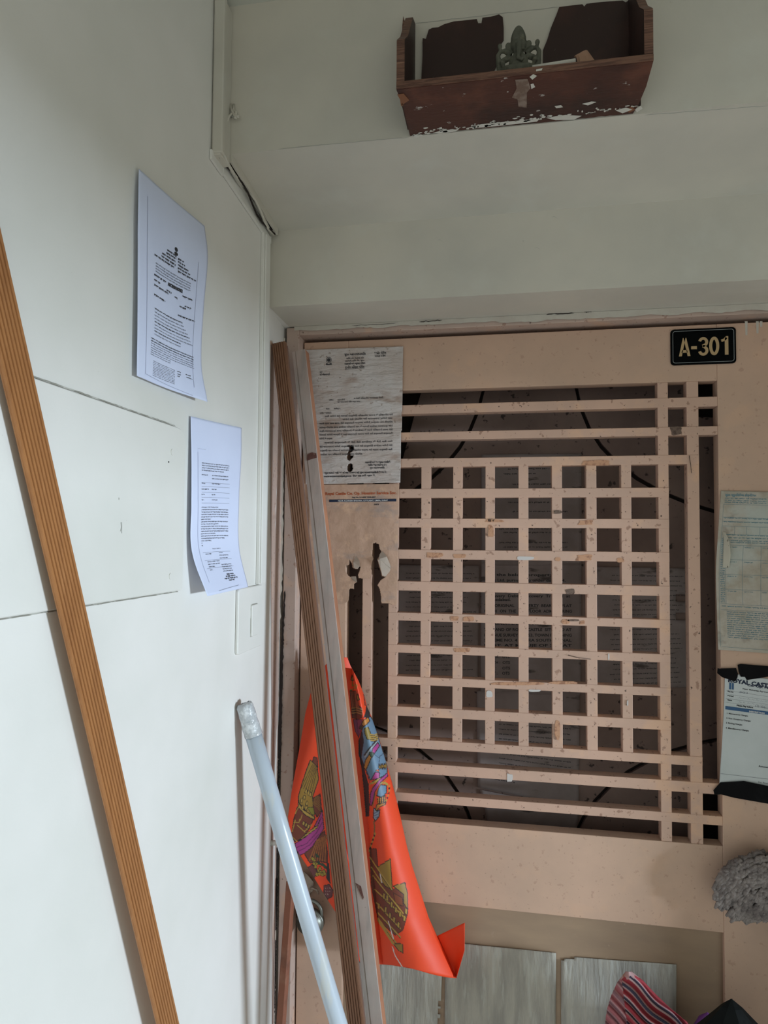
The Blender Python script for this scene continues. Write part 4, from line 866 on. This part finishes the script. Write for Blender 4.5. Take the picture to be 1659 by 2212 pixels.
# ================================================================ ORANGE FLAG
import numpy as np
Lf = [(720, 1420), (700, 1440), (676, 1480), (668, 1510), (660, 1540), (650, 1600), (640, 1655), (630, 1710), (622, 1765), (628, 1805), (642, 1838), (664, 1872), (690, 1915), (712, 1950), (735, 1985), (740, 2010), (742, 2040), (744, 2068)]
Rt = [(750, 1420), (757, 1438), (774, 1470), (787, 1503), (793, 1528), (801, 1545), (813, 1580), (825, 1615), (835, 1650), (846, 1688), (858, 1735), (868, 1778), (878, 1825), (890, 1870), (906, 1920), (925, 1980), (944, 2022), (986, 2112)]
def interp(P, t):
    x = t*(len(P)-1); i = min(int(x), len(P)-2); f = x-i; return (P[i][0]*(1-f)+P[i+1][0]*f, P[i][1]*(1-f)+P[i+1][1]*f)
NU, NV = 230, 430
def plankx(y): return 735+(834-735)*(y-1280)/932.0     # where the plank's right edge passes
gx = np.zeros((NV+1, NU+1)); gy = np.zeros((NV+1, NU+1)); vs = []
for j in range(NV+1):
    t = j/NV; a = interp(Lf, t); b = interp(Rt, t)
    for i in range(NU+1):
        s = i/NU; x = a[0]+(b[0]-a[0])*s; y = a[1]+(b[1]-a[1])*s
        if j == NV: y += 3*math.sin(s*9)
        gx[j, i] = x; gy[j, i] = y
        pe = plankx(y)+8; u = (x-pe)/max(b[0]-pe, 8)
        if u >= 0: Y = 1.392-.050*math.sin(math.pi*min(1, max(0, u*.9+.1)))**.8 + (.012 if u > .97 else 0)
        else:
            w = (x-a[0])/max(pe-a[0], 10); Y = 1.386-.014*math.sin(math.pi*w)+.006*math.sin(w*9+y*.01)*(1 if w < .6 else 0)
        Y += .0016*pnoise(Vector((x*.03, y*.012, 4)))
        vs.append(onY(x, y, Y))
N1 = NU+1
fs = [[j*N1+i, (j+1)*N1+i, (j+1)*N1+i+1, j*N1+i+1] for j in range(NV) for i in range(NU)]
col = np.zeros((NV+1, NU+1, 3)); ORG = (.80, .060, .010); col[:] = ORG
def frm(P, f):
    s, ox, oy = {'A': (5.82, 740, 1420), 'B': (6.144, 620, 1630), 'C': (2.725, 560, 1400)}[f]; return [(x/s+ox, y/s+oy) for x, y in P]
def vin(P):
    c = np.zeros(gx.shape, bool); j = len(P)-1
    for i in range(len(P)):
        (xi, yi), (xj, yj) = P[i], P[j]
        if yi != yj: c ^= ((yi > gy) != (yj > gy)) & (gx < (xj-xi)*(gy-yi)/(yj-yi)+xi)
        j = i
    return c
def fill(f, c, P, line=.9, lc=(.02, .012, .01)):
    P = frm(P, f); col[vin(P)] = c
    if line: stroke(None, lc, P+[P[0]], line)
def stroke(f, c, P, w):
    if f: P = frm(P, f)
    for (x0, y0), (x1, y1) in zip(P, P[1:]):
        L2 = max((x1-x0)**2+(y1-y0)**2, 1e-6); t = np.clip(((gx-x0)*(x1-x0)+(gy-y0)*(y1-y0))/L2, 0, 1)
        col[np.hypot(gx-x0-t*(x1-x0), gy-y0-t*(y1-y0)) < w] = c
GD = (.30, .17, .025); GD2 = (.42, .26, .05); BR = (.16, .035, .018); BLU = (.13, .22, .32); MAG = (.38, .045, .22); DK = (.02, .018, .02); OC = (.50, .20, .035); GRN = (.03, .06, .03)
# left half: tower, band of cloth, garland
fill('B', GD, [(310, 70), (400, 150), (420, 330), (340, 560), (360, 820), (330, 850), (160, 640), (150, 560), (200, 380), (260, 200)])
fill('B', BR, [(350, 30), (400, 40), (410, 170), (340, 100)]); 
for k in range(6): stroke('B', (.09, .04, .012), [(340+12*k, 130+8*k), (190+28*k, 440+14*k)], .7)
fill('B', BR, [(345, 580), (440, 520), (460, 740), (400, 830), (350, 740)])
for k in range(8): stroke('B', GD, [(335+k*8, 640-k*14), (440, 740-k*24)], .45)
fill('B', GD2, [(150, 600), (170, 660), (230, 740), (370, 830), (360, 870), (240, 800), (150, 720)])
fill('B', BR, [(140, 690), (240, 800), (350, 860), (300, 980), (190, 1120), (100, 1160), (60, 1060), (90, 860)])
for P in ([(95, 900), (160, 900), (170, 860)], [(110, 780), (150, 700)], [(180, 870), (200, 800)], [(140, 940), (240, 1030)], [(70, 1020), (110, 870)], [(80, 1100), (130, 1150)], [(230, 1020), (330, 930)]): stroke('B', GD2, P, .9)
for k in range(3): fill('B', GD2, [(215+34*k, 880+22*k), (240+34*k, 895+22*k), (222+34*k, 945+22*k), (200+34*k, 925+22*k)], .6)
for x, y in ((180, 600), (240, 480), (275, 500), (215, 560), (250, 640), (300, 520), (195, 690), (240, 700)): fill('B', GD2, [(x, y), (x+14, y-25), (x+30, y-10), (x+22, y+40), (x-4, y+30)], .6)
fill('B', (.22, .20, .02), [(270, 700), (350, 700), (370, 790), (330, 800)], .5)
fill('B', MAG, [(100, 1185), (250, 1090), (360, 960), (470, 740), (490, 980), (430, 1080), (330, 1230), (230, 1310), (150, 1345)])
fill('B', GD2, [(150, 1145), (290, 1020), (400, 940), (455, 830), (400, 975), (250, 1085)], .6)
for P in ([(110, 1240), (260, 1180), (390, 1040), (470, 900)], [(130, 1300), (300, 1200), (420, 1060)]): stroke('B', (.12, .015, .09), P, .8)
fill('B', BR, [(230, 1310), (330, 1230), (430, 1080), (500, 1010), (540, 1300), (540, 1440), (450, 1420), (300, 1440)])
for k in range(7): stroke('B', (.40, .13, .03), [(400+20*k, 1130-10*k), (300+34*k, 1400+2*k)], 1.0); stroke('B', (.05, .02, .012), [(410+20*k, 1130-10*k), (312+34*k, 1400+2*k)], .5)
fill('B', ORG, [(160, 1360), (230, 1355), (320, 1460), (220, 1500), (170, 1420)], 0)
fill('B', (.13, .035, .035), [(250, 1510), (330, 1460), (390, 1500), (400, 1590), (350, 1640), (290, 1600)])
for x, y in ((360, 1400), (390, 1450), (360, 1450), (420, 1540), (400, 1590), (450, 1560), (490, 1550), (440, 1510), (380, 1490), (470, 1590), (340, 1380), (500, 1580), (430, 1580)): fill('B', (.34, .24, .03), [(x+24*math.cos(a), y+26*math.sin(a)) for a in range(6)], .5)
for x, y in ((400, 1340), (480, 1460), (430, 1440), (510, 1490)): fill('B', GRN, [(x-24, y-40), (x+24, y), (x+30, y+30), (x-20, y+20)], 0)
fill('B', DK, [(530, 1440), (560, 1440), (580, 1720), (520, 1640)], 0)
fill('B', (.14, .035, .04), [(490, 1740), (560, 1720), (610, 1800), (600, 1880), (540, 1920), (490, 1840)])
for k in range(8): stroke('B', (.45, .30, .25), [(510+(k % 3)*28, 1770+(k//3)*40), (514+(k % 3)*28, 1774+(k//3)*40)], .8)
# right half: column, blue draped arm, ornaments, building with steps
fill('A', GD2, [(105, 290), (112, 250), (122, 220), (132, 260), (142, 290)], .8); stroke('A', GD, [(122, 300), (122, 360), (150, 350), (165, 380), (130, 400), (95, 410)], 1.2); stroke('A', GD, [(150, 330), (180, 350), (170, 400)], 1.0)
fill('A', BR, [(90, 420), (165, 420), (175, 470), (205, 600), (240, 640), (240, 760), (200, 780), (120, 760)], .5)
for k in range(5): stroke('A', (.36, .10, .045), [(105+18*k, 430), (125+18*k, 630)], .7)
fill('A', GD, [(176, 500), (195, 455), (212, 535), (190, 540)], .8)
for y in (640, 670, 700): stroke('A', (.34, .15, .05), [(120, y), (180, y-6), (245, y+14)], 1.5); stroke('A', DK, [(120, y+14), (180, y+8), (245, y+28)], .6)
fill('A', (.22, .05, .10), [(135, 780), (250, 780), (240, 900), (205, 1010), (160, 930)], .5)
fill('A', DK, [(262, 760), (285, 690), (300, 570), (340, 660), (345, 750)], 0)  # shadowed spot at the cloth edge, its shade put into the print colour
for k in range(9): stroke('A', DK, [(262+2*k, 470+16*k), (270+2*k, 474+16*k)], .9)
fill('A', BLU, [(345, 740), (390, 800), (430, 930), (470, 1080), (520, 1220), (560, 1340), (560, 1500), (500, 1500), (350, 1540), (250, 1300), (205, 1180), (215, 1030), (250, 900), (300, 800)], .8)
fill('A', DK, [(200, 1040), (250, 930), (270, 1060), (240, 1250), (300, 1500), (340, 1620), (340, 2000), (290, 2000), (270, 1700), (240, 1400), (200, 1200)], 0)  # dark band by the plank: printed hair and gap shade in one colour
fill('A', OC, [(265, 790), (320, 750), (340, 800), (300, 845), (265, 870), (240, 840)]); fill('A', GRN, [(225, 850), (262, 880), (245, 910), (210, 895)], .6)
fill('A', (.26, .19, .04), [(275, 890), (320, 870), (350, 950), (370, 1040), (310, 1030), (280, 960)], .6)
for k in range(4): stroke('A', GD2, [(350, 970+24*k), (390, 975+24*k), (440, 960+24*k)], 1.3); stroke('A', DK, [(350, 982+24*k), (390, 987+24*k), (440, 972+24*k)], .5)
stroke('A', (.35, .38, .42), [(430, 1060), (350, 1150), (285, 1250)], 1.6); stroke('A', DK, [(420, 1050), (340, 1140), (275, 1230)], 1.6)
fill('A', MAG, [(375, 1150), (440, 1070), (465, 1110), (400, 1210), (370, 1190)]); fill('A', GRN, [(340, 1190), (370, 1190), (395, 1220), (370, 1260), (330, 1220)], .6)
fill('A', OC, [(335, 1220), (365, 1255), (330, 1340), (295, 1420), (270, 1380), (290, 1290)])
stroke('A', (.03, .05, .08), [(400, 1220), (450, 1260), (520, 1200)], .7); stroke('A', (.03, .05, .08), [(470, 1240), (450, 1360)], .6); stroke('A', (.03, .05, .08), [(300, 1440), (340, 1560), (350, 1600)], .7)
for k in range(5): fill('A', GD, [(450+20*k, 1380-k*4), (462+20*k, 1340-k*4), (474+20*k, 1380-k*4), (462+20*k, 1410)], .6)
fill('A', ORG, [(330, 1600), (560, 1480), (580, 1620), (540, 1830), (460, 2000), (400, 2200), (330, 2200), (340, 1900)], 0)
fill('A', (.60, .10, .03), [(415, 1420), (460, 1405), (450, 1440)], .5); fill('A', MAG, [(360, 1540), (410, 1440), (465, 1450), (460, 1520)])
stroke('A', GD2, [(350, 1590), (400, 1570), (470, 1530)], 2.0); stroke('A', GD2, [(480, 1580), (530, 1575), (560, 1600)], 2.4); stroke('A', DK, [(350, 1570), (400, 1548), (470, 1510)], .6)
fill('A', MAG, [(345, 1860), (350, 1720), (380, 1640), (460, 1540), (560, 1450), (570, 1490), (470, 1580), (410, 1690), (370, 1860)])
stroke('A', (.30, .14, .03), [(380, 1880), (410, 1730), (470, 1620), (560, 1520)], .8)
fill('A', BLU, [(450, 1650), (480, 1600), (550, 1610), (550, 1700), (500, 1760), (430, 1740)])
for k in range(4): fill('A', OC, [(440+25*k, 1770-8*k), (460+25*k, 1760-8*k), (462+25*k, 1850-10*k), (446+25*k, 1860-10*k)], .7)
for k in range(9): fill('A', DK if k % 2 else GD2, [(590-k*k, 1600+30*k), (600-k*k, 1602+30*k), (594-k*k, 1630+30*k), (570-k*k, 1626+30*k)], 0)
fill('A', OC, [(430, 1850), (530, 1830), (540, 1850), (470, 1880), (430, 1930), (410, 1930)])
fill('A', (.28, .32, .42), [(395, 1890), (430, 1930), (470, 1910), (460, 2000), (410, 2060), (388, 2010)])
for k in range(3): stroke('A', (.10, .13, .22), [(400, 1960+30*k), (455, 1935+30*k)], .7)
stroke('A', (.25, .10, .03), [(395, 2060), (405, 2130), (400, 2220)], 1.6)
for k in range(9): stroke('C', DK if k % 2 else GD2, [(684-1-4*k, 1090+12*k), (680-4*k, 1098+12*k)], 1.8)
fill('C', BR, [(650, 1180), (690, 1180), (700, 1290), (770, 1240), (780, 1420), (860, 1380), (874, 1560), (846, 1660), (800, 1690), (700, 1600), (660, 1400)], .6)
fill('C', GD, [(695, 1290), (772, 1240), (784, 1420), (740, 1400), (720, 1370)], .8); fill('C', GD, [(788, 1400), (856, 1380), (872, 1440), (874, 1540), (850, 1500), (850, 1450)], .8)
fill('C', (.20, .05, .02), [(790, 1440), (842, 1470), (848, 1520), (800, 1500)], .6)
for a, b in (((650, 1230), (780, 1420)), ((670, 1340), (846, 1560)), ((680, 1420), (860, 1590)), ((690, 1500), (830, 1650)), ((700, 1590), (846, 1790)), ((700, 1560), (830, 1700)), ((660, 1290), (720, 1380))): stroke('C', GD2, [a, b], 1.6); stroke('C', (.06, .03, .01), [(a[0], a[1]+7), (b[0], b[1]+7)], .5)
for x, y in ((750, 1450), (775, 1490), (800, 1520), (825, 1545), (740, 1520), (765, 1555), (700, 1500), (790, 1580), (815, 1610), (850, 1570), (730, 1440), (860, 1530)): fill('C', GD2, [(x, y), (x+12, y+6), (x+10, y+40), (x-4, y+32)], .6)
fill('C', GD, [(790, 1740), (845, 1740), (846, 1792), (820, 1780)], .8); stroke('C', GD2, [(700, 1600), (790, 1740)], 2.4)
for P in ([(760, 1605), (790, 1710)], [(785, 1760), (800, 1810), (845, 1880)], [(712, 1330), (722, 1380)]): stroke('C', (.70, .62, .60), P, 1.0)
flag = empty('orange_flag', onY(760, 2100, 1.40), 'bright orange printed cloth flag hanging behind the leaning moulding and plank', 'flag')
def painted(name, vs, fs, cols, m, parent, thick):
    o = mesh(name, vs, fs, m, parent, True); at_ = o.data.color_attributes.new('Col', 'FLOAT_COLOR', 'POINT')
    c4 = np.ones((len(vs), 4), dtype=np.float32); c4[:, :3] = cols.reshape(-1, 3); at_.data.foreach_set('color', c4.ravel())
    md = o.modifiers.new('thickness', 'SOLIDIFY'); md.thickness = thick; md.offset = 0; return o
painted('cloth', vs, fs, col, M['flag'], flag, .0007)
# turned-back corner
A_, B_, C_, D_ = (944, 2022), (1004, 1993), (1003, 2058), (986, 2112)
vs = []; fs = []; n = 20
for j in range(n+1):
    t = j/n; l = (A_[0]+(D_[0]-A_[0])*t, A_[1]+(D_[1]-A_[1])*t); r_ = (1004+(1003-1004)*t+ (-17*max(0, t-.5)*2), 1993+(2112-1993)*t)
    for i in range(n+1):
        s = i/n; vs.append(onY(l[0]+(r_[0]-l[0])*s, l[1]+(r_[1]-l[1])*s, 1.404-.024*s+.012*math.sin(s*3)*t))
fs = [[j*(n+1)+i, (j+1)*(n+1)+i, (j+1)*(n+1)+i+1, j*(n+1)+i+1] for j in range(n) for i in range(n)]
painted('turned_corner', vs, fs, np.tile(np.array(ORG)*.92, (len(vs), 1)), M['flag'], flag, .0007)
# the string tying the flag to the moulding, hidden behind it
tube('tie_string', [onY(722, 1425, 1.385), onY(712, 1400, 1.36), onY(700, 1392, 1.345)], .0012, M['cable'], flag, 6)

# ================================================================ MOP, STRIPED CLOTH, BAGS
mp = empty('mop', (1.005, 1.335, 0), 'grey yarn mop standing head up beside the right edge of the door', 'mop')
hx, hy, hz = .985, 1.392, 1.035
tube('handle', [(1.03, 1.28, .002), (1.005, 1.315, .6), (hx+.02, hy-.004, hz-.06)], .011, M['handle'], mp, 14)
allv = []; allf = []
MC = Vector((.994, 1.392, .981)); MR = Vector((.121, .028, .062))
bmx = bmesh.new(); bmesh.ops.create_uvsphere(bmx, u_segments=20, v_segments=14, radius=1)
for v in bmx.verts: v.co = Vector((v.co.x*MR.x*.90, v.co.y*MR.y*.86, v.co.z*MR.z*.86))+MC
bmobj('core', bmx, M['mop'], mp, True)
for s_ in range(520):
    th = random.uniform(math.pi*.35, math.pi*1.65); ph = math.asin(random.uniform(-.95, .95))
    nrm = Vector((math.cos(th)*math.cos(ph), -abs(math.sin(th*1.0)) if random.random() < .75 else math.sin(th), math.sin(ph))).normalized()
    p = Vector((nrm.x*MR.x, nrm.y*MR.y, nrm.z*MR.z))+MC; L = random.uniform(.022, .040); ns = 6
    base = Vector((-.75, -.15, -.45+.5*nrm.z)); f1, f2 = random.uniform(0, 6), random.uniform(1.6, 2.6); pts = [p.copy()]
    for q in range(ns):
        tdir = (base-nrm*base.dot(nrm)*.8+nrm*.10).normalized(); p = p+tdir*L/ns; e = Vector(((p.x-MC.x)/MR.x, (p.y-MC.y)/MR.y, (p.z-MC.z)/MR.z)); nrm = e.normalized()
        pts.append(p+nrm*.0036*math.sin(q*f2+f1)+Vector((.4, 0, 1))*.0034*math.cos(q*f2+f1))
    v_, f_ = tubepts(pts, [.0026, .0040, .0044, .0038, .0044, .0038, .0020], 7); b_ = len(allv); allv += v_; allf += [[b_+i for i in q] for q in f_]
mesh('yarn_strands', allv, allf, M['mop'], mp, True)['kind'] = 'stuff'

# striped cloth over a stick
cl = empty('striped_cloth', (.66, 1.36, .02), 'red, white and navy striped cloth bunched in front of the lower door panel', 'cloth')
Lc = [(1352, 2099), (1334, 2122), (1320, 2152), (1311, 2182), (1307, 2212), (1303, 2260), (1300, 2330)]
Rc = [(1364, 2099), (1388, 2118), (1418, 2150), (1450, 2180), (1484, 2208), (1500, 2240), (1506, 2330)]
nu, nv = 190, 190; vs = []; cc = []
for j in range(nv+1):
    t = j/nv; a = interp(Lc, t); b = interp(Rc, t)
    for i in range(nu+1):
        s = i/nu; x = a[0]+(b[0]-a[0])*s; y = a[1]+(b[1]-a[1])*s
        fx = 1357+(y-2099)*-.02; right = x > 1342+(y-2100)*.11 and True
        wob_ = 3.0*math.sin(x*.055+y*.02)+2.0*math.sin(x*.021-y*.05)
        dd = x*.66-y*.75+wob_ if right else x*.80-y*.60+wob_*.7+9
        Y = 1.372-.030*math.sin(math.pi*s)-.010*t+.0045*math.sin(dd*.42)*(min(1, t*5))+(.004 if not right else 0)
        vs.append(onY(x, y, Y)); q = (dd/19.0) % 1.0
        c = (.34, .030, .045) if q < .48 else ((.46, .30, .30) if q < .62 else ((.03, .028, .055) if q < .86 else (.46, .30, .31)))
        if not right: c = tuple(.45*k_+.55*w_ for k_, w_ in zip(c, (.42, .20, .22)))
        if t < .10+.03*math.sin(s*20): c = (.46, .28, .28)
        cc.append(c)
fs = [[j*(nu+1)+i, (j+1)*(nu+1)+i, (j+1)*(nu+1)+i+1, j*(nu+1)+i+1] for j in range(nv) for i in range(nu)]
painted('cloth', vs, fs, np.array(cc), M['cloth'], cl, .0012)
a = onY(1358, 2108, 1.358); tube('inner_stick', [a, (a.x+.03, 1.33, .40), (a.x+.05, 1.29, .0)], .010, M['plankedge'], cl, 10)

def crumple(name, apex, ring, zb, m, lab, catg, seed, n=11, lv=9, flat_=.55):
    vs = [Vector(apex)]; fs = []
    for j in range(1, lv+1):
        t = j/lv; z = apex[2]+(zb-apex[2])*t**1.5
        R_ = ring*min(1.0, (t**1.5*abs(apex[2]-zb)/ring)*1.05+.05)
        for k in range(n):
            th = 2*math.pi*k/n; q = 1+.16*pnoise(Vector((math.cos(th)*2+seed, math.sin(th)*2, z*7))); vs.append(Vector((apex[0]+R_*q*math.cos(th), apex[1]+R_*q*flat_*math.sin(th), z)))
    for k in range(n): fs.append([0, 1+k, 1+(k+1) % n])
    for j in range(lv-1):
        for k in range(n): a_ = 1+j*n; fs.append([a_+k, a_+n+k, a_+n+(k+1) % n, a_+(k+1) % n])
    fs.append([1+(lv-1)*n+k for k in range(n)][::-1])
    return tag(mesh(name, vs, fs, m, None), lab, catg)
ap = onY(1580, 2157, 1.28)
o = crumple('black_bag', ap, .085, .003, M['bag'], 'black plastic bag with a pointed top standing at the right of the door', 'bag', 3, 9, 16, .55)
ap = onY(1528, 2186, 1.385)
o = crumple('purple_bag', (ap.x, ap.y, ap.z), .030, .003, M['purple'], 'purple bag mostly hidden behind the pointed black bag', 'bag', 8, 16, 14, .8)
